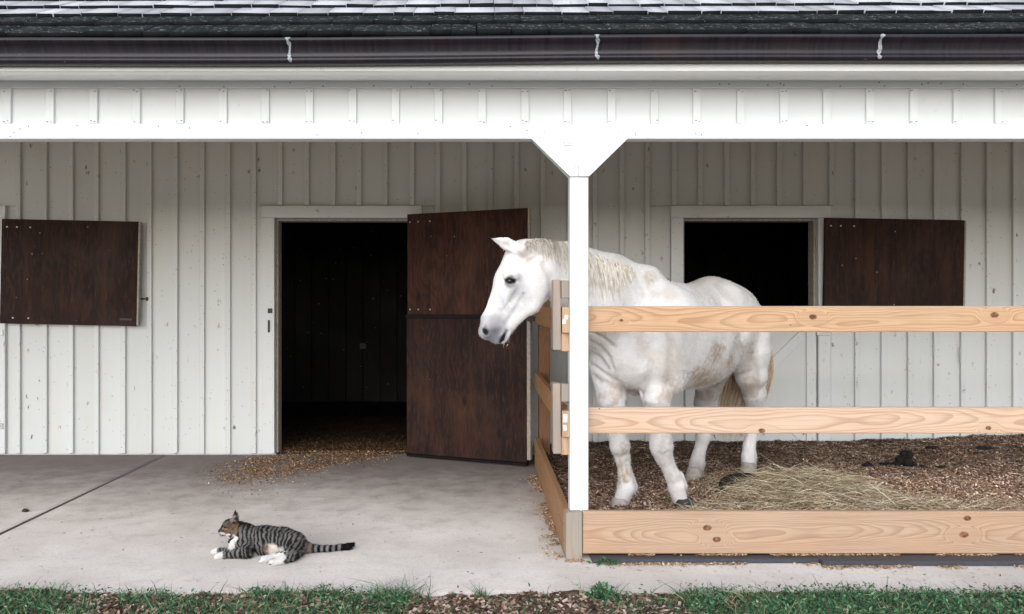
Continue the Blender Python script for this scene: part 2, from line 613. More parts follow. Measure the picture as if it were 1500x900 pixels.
# open stall door: two plywood halves, hinged on the right jamb and swung wide
def stall_door():
    hx, hy = XX(599, WY), WY - .035
    fx, fy = XX(778, 7.27), 7.27
    L = math.hypot(fx - hx, fy - hy)
    ang = math.atan2(fy - hy, fx - hx)
    d = bpy.data.objects.new('stall_door', None)
    COL.objects.link(d)
    d.parent = stable
    d.location = Vector((hx, hy, 0)) - wpos(stable)
    d.rotation_euler = (0, R(-.12), ang)
    th = .04
    zsplit = ZZ(464, 7.6)

    def bx(name, x0, x1, y0, y1, z0, z1, mat, bev=.003):
        me = box_mesh(x1 - x0, y1 - y0, z1 - z0, mat, bev)
        o = link(name, me, mat, d, ((x0 + x1) / 2, (y0 + y1) / 2, (z0 + z1) / 2), None, False)
        return o
    up = bx('upper_panel', .012, L - .014, -th, 0, zsplit + .014, 2.20, M['ply_red'])
    lo = bx('lower_panel', .006, L - .02, -th - .004, 0, .035, zsplit - .014, M['ply_low'])
    bx('rail_strip', .0, L - .022, -th - .012, -.01, zsplit - .018, zsplit + .018, M['darkwood'])
    bx('edge_strip', L - .02, L + .012, -th - .006, .004, .06, zsplit - .02, M['edge'])
    bx('edge_strip', L - .012, L + .006, -th, .003, zsplit + .02, 2.21, M['edge'])
    bx('sill_strip', .01, L - .02, -th - .018, .0, .012, .034, M['darkwood'])
    for (z) in (2.12, 1.33):
        for x in (.035, .12, .24):
            bx('bolt_head', x, x + .014, -th - .006, -th + .001, z, z + .014, M['steel'], .003)
    return d


stall_door()


# dutch doors with cross-braced lower leaf
def dutch(o, tilt, leafpx, leaf_top, zb):
    x0, x1, zt = o
    f = part_empty('dutch_door', stable, (x0, WY, 0))
    casing(o, f)
    zc = 1.235
    low = box('lower_leaf', x0 + .006, x1 - .006, WY - .004, WY + .03, .03, zc, M['wall'], f, .003)
    # proud border boards and diagonal braces
    y0, y1 = WY - .024, WY - .0045
    bw = .085
    box('stile', x0 + .02, x0 + .02 + bw, y0, y1, .05, zc - .004, M['wall'], f)
    box('stile', x1 - .02 - bw, x1 - .02, y0, y1, .05, zc - .004, M['wall'], f)
    box('rail', x0 + .022 + bw, x1 - .022 - bw, y0 + .001, y1, zc - .1, zc - .006, M['wall'], f)
    box('rail', x0 + .022 + bw, x1 - .022 - bw, y0 + .001, y1, .052, .14, M['wall'], f)
    ax, bx_, az, bz = x0 + .03 + bw, x1 - .03 - bw, .145, zc - .105
    dx, dz = bx_ - ax, bz - az
    Ld = math.hypot(dx, dz) - .08
    for s, yo in ((1, 0), (-1, .004)):
        me = box_mesh(Ld, .012, bw, M['wall'], .002)
        link('cross_brace', me, None, f, ((ax + bx_) / 2, y0 + .012 + yo, (az + bz) / 2), (0, -s * math.atan2(dz, dx), 0))
    for zq in (.25, 1.1):
        box('hinge', x1 - .02, x1 + .098, WY - .040, WY - .0327, zq, zq + .05, M['steel'], f, .002)
    # upper leaf folded back flat on the wall, dark inside face showing
    w_ = XX(leafpx[1], 7.72) - XX(leafpx[0], 7.72)
    h_ = .945
    me = box_mesh(w_, .035, h_, M['ply'], .003)
    cx = (XX(leafpx[0], 7.72) + XX(leafpx[1], 7.72)) / 2
    leaf = link('upper_leaf', me, None, f, (cx, 7.725, leaf_top - h_ / 2), (0, R(tilt), 0))
    me = box_mesh(.016, .04, h_ - .01, M['edge'], .002)
    link('edge_strip', me, None, leaf, (w_ / 2 + .008, .004, 0), None, False)
    for (ax_, az_) in ((.05, .40), (.14, .40), (.26, .40), (.12, -.42), (.26, -.42)):
        me = box_mesh(.014, .006, .014, M['steel'], .003)
        link('bolt_head', me, None, leaf, (-w_ / 2 + ax_, -.0195, az_), None, False)
    me = box_mesh(.12, .014, .025, M['iron'], .003)
    link('bolt', me, None, leaf, (w_ / 2 - .09, -.022, -h_ / 2 + .06), None, False)
    return f


dutch(DR, 1.0, (1207, 1411), ZZ(321, 7.72), 0)
dutch(DL, 1.2, (2, 202), ZZ(323, 7.72), 0)
# hook on the wall that would hold the folded leaf
hk = box('wall_hook', XX(203, WY), XX(217, WY), WY - .034, WY - .026, ZZ(439, WY), ZZ(437, WY), M['iron'], stable, .002)
box('hook_eye', XX(215.5, WY), XX(219, WY), WY - .04, WY - .021, ZZ(441, WY), ZZ(435.5, WY), M['iron'], hk, .004)
hk = box('wall_hook', XX(1403, WY), XX(1404.4, WY), WY - .034, WY - .026, ZZ(532, WY), ZZ(508, WY), M['steel'], stable, .002)
hk = box('wall_hook', XX(1370, WY), XX(1374, WY), WY - .034, WY - .0265, ZZ(535.5, WY), ZZ(532.5, WY), M['steel'], stable, .002)

# dim room behind the openings
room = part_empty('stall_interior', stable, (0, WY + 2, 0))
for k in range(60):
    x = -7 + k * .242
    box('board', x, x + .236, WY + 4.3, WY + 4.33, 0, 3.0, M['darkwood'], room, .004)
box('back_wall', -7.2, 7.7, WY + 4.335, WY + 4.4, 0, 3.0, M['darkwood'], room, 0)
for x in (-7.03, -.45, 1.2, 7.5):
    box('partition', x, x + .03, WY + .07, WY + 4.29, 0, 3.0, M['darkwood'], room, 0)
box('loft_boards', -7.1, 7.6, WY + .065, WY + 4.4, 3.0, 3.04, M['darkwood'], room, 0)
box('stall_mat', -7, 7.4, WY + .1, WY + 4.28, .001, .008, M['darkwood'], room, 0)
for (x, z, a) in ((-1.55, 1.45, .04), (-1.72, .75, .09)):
    box('glint_block', x, x + a, WY + 4.26, WY + 4.295, z, z + a, M['iron'], room, .004)  # small metal squares added to stand for faint glints in the dark room

# ------------------------------------------------------------------ porch roof
beam = box('porch_beam', -6, 7, FY + .022, FY + .10, 2.288, 2.62, M['beam'], stable, .002)
zb0, zb1 = ZZ(203, FY), ZZ(181, FY)
zt0 = ZZ(129, FY)
box('bottom_trim', -6, 6.9, FY, FY + .0215, zb0 - .002, zb1, M['beam'], beam, .003)
box('top_trim', -6, 6.9, FY + .001, FY + .0215, zt0, 2.64, M['beam'], beam, .003)
for k in range(-14, 27):
    px = 705.5 + 63.35 * k
    X = XX(px, FY)
    zlo = zb1 + .001
    if k == 2: zlo = ZZ(215, FY)
    if k == 3: zlo = ZZ(196, FY)
    if k == 2:
        zlo = zb1 + .001
    j = random.uniform(-.004, .004)
    bt = box('batten', X - .022 + j, X + .022 + j, FY + .004, FY + .0215, zlo, zt0 - .001, M['beam'], beam, .002, (0, random.uniform(-.004, .004), 0))
    for (zz) in (zlo + .012, zt0 - .018):
        for dx in (-.010, .008):
            me = box_mesh(.006, .003, .003, M['edge'], 0)
            link('nail', me, None, bt, (X + dx, FY + .0035, zz + random.uniform(-.004, .004))) if False else None
nv, nf = [], []
for k in range(-14, 27):
    X = XX(705.5 + 63.35 * k, FY)
    for zz in (zb1 + .012, zt0 - .016):
        for dx in (-.011, .010):
            if random.random() < .25: continue
            a = X + dx + random.uniform(-.004, .004); b_ = zz + random.uniform(-.005, .005); q_ = len(nv)
            w_ = random.uniform(.003, .006)
            nv += [(a - w_, FY + .0015, b_ - .0016), (a + w_, FY + .0015, b_ - .0012), (a + w_, FY + .0015, b_ + .0022), (a - w_, FY + .0015, b_ + .0016)]
            nf.append((q_, q_ + 1, q_ + 2, q_ + 3))
for k in range(60):
    a = random.uniform(-4, 5); b_ = random.choice([random.uniform(zb0 + .01, zb1 - .01), random.uniform(zt0 + .005, zt0 + .03)]); q_ = len(nv)
    nv += [(a - .003, FY - .002, b_ - .003), (a + .003, FY - .002, b_ - .003), (a + .003, FY - .002, b_ + .003), (a - .003, FY - .002, b_ + .003)]
    nf.append((q_, q_ + 1, q_ + 2, q_ + 3))
for (px, py) in ((797, 195), (820, 187), (868, 208), (842, 245), (856, 250), (893, 187), (790, 203), (905, 196), (826, 210), (834, 211)):
    q_ = len(nv); a = XX(px, FY); b_ = ZZ(py, FY)
    nv += [(a - .0022, FY - .0195, b_ - .002), (a + .0022, FY - .0195, b_ - .002), (a + .0022, FY - .0195, b_ + .002), (a - .0022, FY - .0195, b_ + .002)]
    nf.append((q_, q_ + 1, q_ + 2, q_ + 3))
no = mesh_np('nail_heads', np.array(nv) - np.array(wpos(beam)), nf, M['iron'], beam, (0, 0, 0), None, False, False)
no['kind'] = 'stuff'
# soffit, fascia
zf = ZZ(105, 4.345)
fas = box('fascia', -6, 7, 4.338, 4.365, zf, 2.71, M['fascia'], stable, .003)
zs = ZZ(118, 4.62)
me_ = [(-6, 4.366, zf + .004), (7, 4.366, zf + .004), (7, 4.62, zs), (-6, 4.62, zs)]
quad_s = np.array([(x, y, z) for x, y, z in me_] + [(x, y, z + .015) for x, y, z in me_]) - np.array(wpos(stable))
mesh_np('soffit', quad_s, [(0, 3, 2, 1), (4, 5, 6, 7), (0, 1, 5, 4), (1, 2, 6, 5), (2, 3, 7, 6), (3, 0, 4, 7)], M['fascia'], stable, (0, 0, 0), None, False, False)
ceil = box('porch_ceiling', -7, 7.5, 4.96, WY - .03, 2.95, 2.975, M['ceil'], stable, 0)
for k in range(23):
    y = 4.965 + k * .12
    box('ceiling_board', -7, 7.5, y, y + .112, 2.935, 2.9495, M['ceil'], ceil, .003)

# gutter
prof = [(4.40, 2.735), (4.402, 2.605), (4.345, 2.600), (4.318, 2.603), (4.308, 2.612), (4.309, 2.622), (4.320, 2.629),
        (4.324, 2.640), (4.320, 2.662), (4.306, 2.688), (4.292, 2.702), (4.280, 2.707), (4.271, 2.713), (4.270, 2.722),
        (4.277, 2.728), (4.288, 2.726), (4.290, 2.716)]
prof = [(y, 2.728 + (z - 2.728) * .88) for y, z in prof]
prof = [(4.335 - (4.402 - y) * .8, CAMZ + (z - CAMZ) * (4.335 - (4.402 - y) * .8) / y) for y, z in prof]
slope = .028 / 6.0


def gutter():
    V, Fc = [], []
    xs = np.linspace(-6, 7, 60)
    n = len(prof)
    for x in xs:
        dz = slope * (x + .0) + .0035 * math.sin(x * 1.7)
        for (y, z) in prof:
            V.append((x, y, z + dz - 0.004))
    for i in range(len(xs) - 1):
        for j in range(n - 1):
            a = i * n + j
            Fc.append((a, a + 1, a + n + 1, a + n))
    o = mesh_np('gutter', np.array(V) - np.array(wpos(stable)), Fc, M['gutter'], stable, (0, 0, 0), None, True, False)
    o.location = (0, 0, 0)
    md = o.modifiers.new('thick', 'SOLIDIFY')
    md.thickness = .003
    for px in (427, 873, 1283):
        X = XX(px, 4.3)
        V, Fc = [], []
        m_ = 7
        random.seed(int(px))
        for a in range(m_):
            for (y, z) in prof[2:15]:
                q = .0016 * math.sin(math.pi * a / (m_ - 1)) + random.uniform(0, .0012)
                V.append((X + (a - 3) * (.0030 + .0014 * math.sin(z * 260 + px)) + random.uniform(-.002, .002) + .004 * math.sin(z * 90 + px), y - .0015 - q, z + slope * X + .0035 * math.sin(X * 1.7) - .004 + (q if z > 2.71 else 0)))
        n = 13
        for a in range(m_ - 1):
            for j in range(n - 1):
                b = a * n + j
                Fc.append((b, b + 1, b + n + 1, b + n))
        mesh_np('gutter_joint', np.array(V) + np.array([0, -.0045, 0]) - np.array(wpos(stable)), Fc, M['caulk'], o, (0, 0, 0), None, True, False)
    return o


gutter()

# shakes
TH = R(30)
EY, EZ = 4.30, 2.728
EXPO = .2255
roof = part_empty('porch_roof', stable, (0, EY, EZ))
me_deck = box('roof_deck', -6.2, 7.2, -.001, 0, 0, 1, M['darkwood'], roof, 0)
bpy.data.objects.remove(me_deck)
cs, sn = math.cos(TH), math.sin(TH)


def roofpt(x, s, n):
    return Vector((x, EY + s * cs - n * sn, EZ + s * sn + n * cs))


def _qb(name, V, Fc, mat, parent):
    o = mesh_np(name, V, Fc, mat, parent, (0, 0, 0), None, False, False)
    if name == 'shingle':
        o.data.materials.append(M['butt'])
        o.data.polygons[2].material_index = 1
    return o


def quadbox(name, corners_lo, corners_hi, mat, parent):
    V = [tuple(v - wpos(parent)) for v in corners_lo + corners_hi]
    Fc = [(0, 3, 2, 1), (4, 5, 6, 7), (0, 1, 5, 4), (1, 2, 6, 5), (2, 3, 7, 6), (3, 0, 4, 7)]
    return _qb(name, V, Fc, mat, parent)


quadbox('roof_deck', [roofpt(-6, .02, -.05), roofpt(7, .02, -.05), roofpt(7, 6.5, -.05), roofpt(-6, 6.5, -.05)],
        [roofpt(-6, .02, -.012), roofpt(7, .02, -.012), roofpt(7, 6.5, -.012), roofpt(-6, 6.5, -.012)], M['darkwood'], roof)


def shake(x, wd, s0, mat, rows=None):
    dz = slope * x * .8
    s = s0 + random.uniform(-.006, .006)
    th = random.uniform(.025, .033)
    sk = random.uniform(-.006, .006)
    lift = random.uniform(0, .0025)
    a = [roofpt(x, s + sk, .004 + lift), roofpt(x + wd, s - sk, .004 + lift), roofpt(x + wd, s + .42, -.006), roofpt(x, s + .42, -.006)]
    b = [roofpt(x, s + sk, .004 + th + lift), roofpt(x + wd, s - sk, .004 + th + lift + random.uniform(-.002, .002)), roofpt(x + wd, s + .42, .002), roofpt(x, s + .42, .002)]
    for v in a + b: v.z += dz
    return a, b


for c in range(5):
    x = -3.35 + random.uniform(0, .1)
    while x < 3.75:
        wd = random.uniform(.09, .23)
        a, b = shake(x, wd - random.uniform(.002, .006), c * EXPO, None)
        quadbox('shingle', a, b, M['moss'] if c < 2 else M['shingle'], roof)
        x += wd
V, Fc = [], []
for c in range(18):
    for (xa, xb) in (((-6, -3.4), (3.95, 7)) if c < 5 else ((-6, 7),)):
        x = xa
        while x < xb:
            wd = random.uniform(.1, .24)
            a, b = shake(x, wd - .004, c * EXPO, None)
            k = len(V)
            V += [tuple(v - wpos(roof)) for v in a + b]
            Fc += [tuple(i + k for i in f) for f in ((0, 3, 2, 1), (4, 5, 6, 7), (0, 1, 5, 4), (1, 2, 6, 5), (2, 3, 7, 6), (3, 0, 4, 7))]
            x += wd
o = mesh_np('shingle_field', V, Fc, M['shingle'], roof, (0, 0, 0), None, False, False)
o['kind'] = 'stuff'

# post and gusset
PX0, PX1 = XX(835, FY), XX(862, FY)
post = box('porch_post', PX0, PX1, FY, FY + .1, .02, ZZ(256, FY), M['beam'], stable, .005)
g = [(782, 204.5), (835, 258), (862, 258), (918, 204.5), (905, 181.5), (795, 181.5)]
gus = poly_prism('gusset', [(XX(a, FY), ZZ(b, FY)) for a, b in g], FY - .004, FY + .09, M['beam'], stable, .001)
poly_prism('brace_trim', [(XX(a, FY), ZZ(b, FY)) for a, b in ((778, 204), (834.5, 259), (846, 259), (846, 243), (792, 190.5))], FY - .016, FY - .0045, M['beam'], gus, .0015)
poly_prism('brace_trim', [(XX(a, FY), ZZ(b, FY)) for a, b in ((847, 259), (862.5, 259), (919, 204), (906, 183), (847, 242))], FY - .018, FY - .0045, M['beam'], gus, .0015)
box('batten', XX(825, FY), XX(837, FY), FY - .013, FY - .0045, ZZ(214, FY), ZZ(182, FY), M['beam'], gus, .002)

# ------------------------------------------------------------------ pen fence
fence = thing('pen_fence', 'new pine rail fence with low kickboard enclosing the horse pen', 'fence', (.5, 4.7, 0))


def plank(name, A, B, h, th, mat, parent, bev=.004):
    """board of height h and thickness th, its length along local X from A to B"""
    A, B = Vector(A), Vector(B)
    d = B - A
    me = box_mesh(d.length, th, h, mat, bev)
    return link(name, me, None, parent, (A + B) / 2, (0, 0, math.atan2(d.y, d.x)))


RY = 4.785
X0R, X1R = .50, 4.4
cxr = (X0R + X1R) / 2


def kn(lst, Y, zc, cx=cxr):
    return [(XX(a, Y) - cx, ZZ(b, Y) - zc, r) for a, b, r in lst]


zt_, zm_ = (ZZ(449, RY - .02) + ZZ(487, RY - .02)) / 2, (ZZ(597, RY - .02) + ZZ(635, RY - .02)) / 2
hR = ZZ(449, RY - .02) - ZZ(487, RY - .02)
M['pine_top'] = mat_pine("pine_top_rail", kn([(1191, 465, .016), (1457, 462, .017), (910, 470, .008)], RY - .02, zt_), seed=1.0)
M['pine_mid'] = mat_pine("pine_middle_rail", kn([(1116, 631, .014), (1448, 627, .012)], RY - .02, zm_), (.60, .445, .335), (.33, .18, .105), seed=4.0, spacing=.0055)
CY = 4.615
zc_ = (ZZ(750, CY) + ZZ(812, CY)) / 2
X0C = XX(853.5, CY)
M['pine_kick'] = mat_pine("pine_kickboard", kn([(1036, 774, .017), (1050, 791, .016), (1417, 760, .015), (1412, 784, .018)], CY, zc_, (X0C + 4.4) / 2), (.46, .325, .225), (.24, .13, .085), seed=2.2, spacing=.0042)
M['pine_side'] = mat_pine("pine_side_rail", (), (.40, .23, .12), (.20, .09, .04), seed=7.0)
M['pine_grey'] = mat_pine("weathered_pine", (), (.38, .30, .25), (.20, .13, .09), .8, 3.0, .009)
M['pine_block'] = mat_pine("pine_block", (), (.52, .34, .22), (.32, .17, .09), .25, 5.0, .008)
M['pine_dark'] = mat_pine("dark_treated_post", (), (.22, .10, .045), (.10, .04, .02), .1, 2.0)

plank('rail', (X0R, RY, zt_), (X1R, RY, zt_ + .003), hR, .038, M['pine_top'], fence)
plank('rail', (X0R, RY, zm_), (X1R, RY, zm_ - .002), hR, .038, M['pine_mid'], fence)
hC = ZZ(750, CY) - ZZ(812, CY)
plank('kickboard', (X0C, CY + .02, zc_), (4.4, CY + .02, zc_ + .004), hC, .04, M['pine_kick'], fence)
SX = .473
plank('kickboard', (SX, 4.70, .131), (SX, 7.25, .125), .245, .038, M['pine_side'], fence)
cb = plank('corner_block', (XX(841, 4.6), 4.645, .003), (XX(841, 4.6), 4.645, .003), .01, .01, M['pine_grey'], fence) if False else None
me = box_mesh(ZZ(751, 4.6) - .003, .085, XX(853, 4.6) - XX(829, 4.6), M['pine_grey'], .004)
link('corner_block', me, None, fence, ((XX(829, 4.6) + XX(853, 4.6)) / 2, 4.645, (ZZ(751, 4.6) + .003) / 2), (0, R(-90), 0))
plank('rail', (SX - .004, 4.82, zt_ - .004), (SX, 7.25, zt_ - .006), .14, .036, M['pine_side'], fence)
box('gate_latch', XX(772, 7.2), XX(784, 7.2), 7.17, 7.2, ZZ(471, 7.2), ZZ(462, 7.2), M['iron'], fence, .004)
plank('rail', (SX - .004, 4.82, zm_), (SX, 7.25, zm_ + .01), .14, .036, M['pine_side'], fence)
me = box_mesh(1.40, .10, .095, M['pine_dark'], .004)
link('fence_post', me, None, fence, (.492 + .05, 7.36, .72), (0, R(-90), 0))


def bracket(y0, y1, tip):
    Y = 4.70
    zt, zb = ZZ(y0, Y), ZZ(y1, Y)
    b = part_empty('rail_bracket', fence, (XX(815, Y), Y, zb))

    def vb(name, px0, px1, a, bb, yo0, yo1, mat):
        x0, x1 = XX(px0, Y), XX(px1, Y)
        z0, z1 = ZZ(bb, Y), ZZ(a, Y)
        me = box_mesh(z1 - z0, yo1 - yo0, x1 - x0, mat, .003)
        return link(name, me, None, b, ((x0 + x1) / 2, (yo0 + yo1) / 2, (z0 + z1) / 2), (0, R(-90 + random.uniform(-.7, .7)), 0))
    vb('side_board', 810, 821.5, y0, y1 - 2, Y - .005, Y + .095, M['pine_grey'])
    vb('block', 822.2, 834.6, y0 + 1, y0 + 27, Y, Y + .09, M['pine_grey'])
    vb('block', 822.2, 834.8, y1 - 27, y1, Y + .004, Y + .09, M['pine_block'])
    k = vb('rail_end', 823, 834, y0 + 40, y0 + 78, Y - .018, Y + .2, M['pine_block'])
    for (dx, dz, w_, h_) in tip:
        pl = box('paper_tag', XX(828 + dx, Y - .02), XX(828 + dx + w_, Y - .02), Y - .021, Y - .0185, ZZ(y0 + 59 + dz + h_, Y - .02), ZZ(y0 + 59 + dz, Y - .02), M['paper'], b, .0005)
        pl.rotation_euler = (0, R(random.uniform(-12, 12)), 0)


bracket(410, 515, ((-4, -1, 5, 7), (-1, -7, 5, 6)))
bracket(562, 667, ((-3, -14, 6, 12), (-3, 2, 5, 8)))

# rubber mats under the kickboard
t_ = box('rubber_mat', XX(868, 4.54), XX(1203, 4.54), 4.545, 7.6, .002, .024, M['rubber'], None, .003)
tag(t_, 'black ribbed rubber mat edge under the kickboard beside the corner block', 'mat', 'rubber stall mats')
for k in range(80):
    pass
t_ = box('rubber_mat', XX(1205, 4.5), 5.6, 4.495, 7.6, .003, .027, M['rubber'], None, .003)
tag(t_, 'black rubber mat edge jutting furthest out under the kickboard on the right', 'mat', 'rubber stall mats')


# ------------------------------------------------------------------ loose litter helpers
def chips(base, size, col, flat=.6, aspect=2.2):
    """little bent quads; base (n,3), size (n,), col (n,3)"""
    n = len(base)
    th = rng.uniform(0, 2 * np.pi, n)
    d = np.stack([np.cos(th), np.sin(th), rng.normal(0, .45 * flat, n)], 1)
    d /= np.linalg.norm(d, axis=1)[:, None]
    e = np.cross(d, np.stack([rng.normal(0, .5 * flat, n), rng.normal(0, .5 * flat, n), np.ones(n)], 1))
    e /= np.linalg.norm(e, axis=1)[:, None]
    s = size[:, None]
    a = d * s * .5
    b = e * s * .5 / aspect
    V = np.stack([base - a - b, base + a - b, base + a + b, base - a + b], 1).reshape(-1, 3)
    Fc = np.arange(4 * n).reshape(-1, 4)
    return V, Fc, np.repeat(col, 4, 0)


def strands(base, d, length, bend, width, col, seg=4, sag=None):
    """flat ribbons that start at base, head along d and bend by the vector bend*(t^2)"""
    n = len(base)
    t = np.linspace(0, 1, seg + 1)
    d = d / np.linalg.norm(d, axis=1)[:, None]
    pts = base[:, None, :] + d[:, None, :] * (length[:, None, None] * t[None, :, None]) + bend[:, None, :] * (t ** 2)[None, :, None]
    return ribbons(pts, width, col)


def ribbons(pts, width, col, taper=True):
    n, m, _ = pts.shape
    tan = np.gradient(pts, axis=1)
    rv = rng.normal(0, 1, (n, 1, 3))
    sd_ = np.cross(tan, np.broadcast_to(rv, tan.shape))
    sd_ /= np.linalg.norm(sd_, axis=2)[:, :, None] + 1e-9
    t = np.linspace(0, 1, m)
    wv = width[:, None] * (1 - .85 * t ** 1.5 if taper else np.ones(m))[None, :]
    A = pts - sd_ * wv[:, :, None] * .5
    B = pts + sd_ * wv[:, :, None] * .5
    V = np.stack([A, B], 2).reshape(-1, 3)
    i = np.arange(n)[:, None] * (2 * m)
    j = np.arange(m - 1)[None, :] * 2
    q = (i + j).reshape(-1)
    Fc = np.stack([q, q + 1, q + 3, q + 2], 1)
    return V, Fc, np.repeat(col, 2 * m, 0)


def palette(n, cols, jit=.15):
    c = np.array(cols)[rng.integers(0, len(cols), n)]
    return c * (1 + rng.normal(0, jit, (n, 1))).clip(.4, 1.8)


def join(lst):
    V, Fc, C, k = [], [], [], 0
    for v, f, c in lst:
        V.append(v); Fc.append(f + k); C.append(c); k += len(v)
    return np.concatenate(V), np.concatenate(Fc), np.concatenate(C)


# ------------------------------------------------------------------ pen bedding
def bed_h(x, y):
    p = np.stack([x, y, np.zeros_like(x)], 1)
    h = .065 + .05 * fbm(p, 2.2, 3, 3) + .018 * fbm(p, 14, 9, 3)
    h = h + .03 * sstep(y, 6.6, 7.7) + .05 * sstep(x, 3.2, 4.6) * sstep(y, 6.5, 7.6)
    m = np.exp(-(((x - 2.15) / .42) ** 2 + ((y - 5.62) / .42) ** 2))
    m2 = np.exp(-(((x - 2.3) / .8) ** 2 + ((y - 5.05) / .3) ** 2))
    return h + .15 * m + .06 * m2 - .03 * np.exp(-((x - .5) / .2) ** 2)


def bedding():
    nx, ny = 300, 230
    xs = np.linspace(.497, 5.6, nx)
    ys = np.linspace(4.66, WY - .003, ny)
    gx, gy = np.meshgrid(xs, ys, indexing='ij')
    z = bed_h(gx.ravel(), gy.ravel())
    V = np.stack([gx.ravel(), gy.ravel(), z], 1)
    i = np.arange(nx * ny).reshape(nx, ny)
    Fc = np.stack([i[:-1, :-1], i[1:, :-1], i[1:, 1:], i[:-1, 1:]], -1).reshape(-1, 4)
    c = np.array([.11, .07, .05]) * (.55 + .9 * fbm(V, 5, 4, 4))[:, None]
    o = mesh_np('bedding_floor', V, Fc, M['vcol'], None, (0, 0, 0), c, True)
    tag(o, 'brown wood shaving bedding covering the floor of the horse pen', 'bedding', None, 'stuff')
    n = 230000
    x = rng.uniform(.5, 5.5, n)
    y = 4.67 + (WY - 4.68) * rng.uniform(0, 1, n) ** 1.15
    b = np.stack([x, y, bed_h(x, y) + rng.uniform(0, .012, n)], 1)
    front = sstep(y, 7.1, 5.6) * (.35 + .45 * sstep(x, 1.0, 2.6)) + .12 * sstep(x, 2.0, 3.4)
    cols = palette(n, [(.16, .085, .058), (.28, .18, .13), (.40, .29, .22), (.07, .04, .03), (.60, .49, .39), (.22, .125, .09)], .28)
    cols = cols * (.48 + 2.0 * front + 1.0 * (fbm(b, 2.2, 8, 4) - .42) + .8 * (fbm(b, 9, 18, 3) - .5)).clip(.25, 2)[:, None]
    sh_ = rng.uniform(0, 1, n) < .45
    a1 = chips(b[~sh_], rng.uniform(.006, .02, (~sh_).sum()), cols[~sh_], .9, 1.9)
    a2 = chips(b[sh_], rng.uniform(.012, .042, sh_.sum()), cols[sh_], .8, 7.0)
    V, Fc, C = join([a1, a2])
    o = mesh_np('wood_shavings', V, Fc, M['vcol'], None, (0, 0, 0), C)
    tag(o, 'loose brown shavings strewn over the bedding inside the pen', 'shavings', None, 'stuff')
    # straw bits over all of the bedding
    n = 24000
    x = .52 + 4.9 * rng.uniform(0, 1, n) ** .75
    y = 4.82 + 2.8 * rng.uniform(0, 1, n) ** 1.9
    b = np.stack([x, y, bed_h(x, y) + .006], 1)
    th = rng.uniform(0, 2 * np.pi, n)
    d = np.stack([np.cos(th), np.sin(th), rng.uniform(-.05, .25, n)], 1)
    L = rng.uniform(.03, .12, n)
    s1 = strands(b, d, L, np.stack([rng.normal(0, .01, n), rng.normal(0, .01, n), -L * .2], 1), rng.uniform(.0015, .004, n),
                 palette(n, [(.48, .38, .25), (.36, .25, .15), (.62, .52, .37), (.22, .13, .08)], .2), 3)
    o = mesh_np('straw', *s1[:2], M['straw'], None, (0, 0, 0), s1[2])
    tag(o, 'stray straw stalks scattered over the brown bedding', 'straw', None, 'stuff')
    # hay heap
    n = 11000
    k = rng.uniform(0, 1, n) < .55
    x = np.where(k, rng.normal(2.12, .28, n), rng.normal(2.45, .75, n))
    y = np.where(k, rng.normal(5.6, .26, n), rng.normal(5.05, .22, n))
    x = x.clip(1.25, 4.2)
    y = np.where(y < 4.8, 4.8 + (4.8 - y), y)
    b = np.stack([x, y, bed_h(x, y) + rng.uniform(0, .045, n)], 1)
    th = rng.normal(0, .9, n) + np.where(rng.uniform(0, 1, n) < .5, 0, np.pi)
    d = np.stack([np.cos(th), np.sin(th), rng.normal(.12, .3, n)], 1)
    L = rng.uniform(.04, .20, n) + .12 * (rng.uniform(0, 1, n) < .12)
    bend = np.stack([rng.normal(0, .03, n), rng.normal(0, .03, n), -L * rng.uniform(.05, .45, n)], 1)
    s2 = strands(b, d, L, bend, rng.uniform(.0012, .0036, n), palette(n, [(.62, .51, .34), (.46, .36, .22), (.82, .74, .57), (.24, .17, .10), (.56, .50, .34), (.13, .09, .06)], .2), 4)
    ok_ = (s2[0].reshape(n, -1, 3)[:, :, 1].min(1) > 4.672)
    nv_ = s2[0].reshape(n, -1, 3).shape[1]
    s2 = (s2[0].reshape(n, nv_, 3)[ok_].reshape(-1, 3), s2[1].reshape(n, -1, 4)[:ok_.sum()].reshape(-1, 4), s2[2].reshape(n, nv_, 3)[ok_].reshape(-1, 3))
    o = mesh_np('hay_pile', *s2[:2], M['straw'], None, (0, 0, 0), s2[2])
    tag(o, 'loose heap of pale dry hay on the bedding beside the horse', 'hay')


bedding()


def lump(name, label, cat, x, y, z, r, sq=(1, 1, .7), mat=None, group=None, n=1, seed=0, balls=None):
    bm = bmesh.new()
    rr = random.Random(seed)
    for (bx, by, bz, br) in (balls or [(0, 0, 0, r)]):
        g_ = bmesh.ops.create_icosphere(bm, subdivisions=3, radius=br)
        for v in g_['verts']:
            v.co = Vector((v.co.x * sq[0], v.co.y * sq[1], v.co.z * sq[2]))
            k = 1 + .22 * math.sin(v.co.x * 70 / (br * 18) + seed) * math.cos(v.co.y * 55 / (br * 18) + seed * 2) + rr.uniform(-.05, .05)
            v.co = v.co * k + Vector((bx, by, bz))
    me = bpy.data.meshes.new(name)
    bm.to_mesh(me)
    bm.free()
    o = link(name, me, mat, None, (x, y, z))
    tag(o, label, cat, group)
    return o


M['dung'] = mat_plain("dark_dung", (.014, .012, .012), .8, 0, .25, 90, .5, .8)
M['brown_dung'] = mat_plain("brown_dung", (.06, .04, .03), .85, 0, .2, 90, .5, .8)


def on_bed(px, py):
    # where the sight line meets the bedding
    Y = 7.6
    for i in range(400):
        q = P(px, py, Y)
        if q.z <= float(bed_h(np.array([q.x]), np.array([q.y]))[0]): Y -= .005
        else: break
    q = P(px, py, Y)
    return q


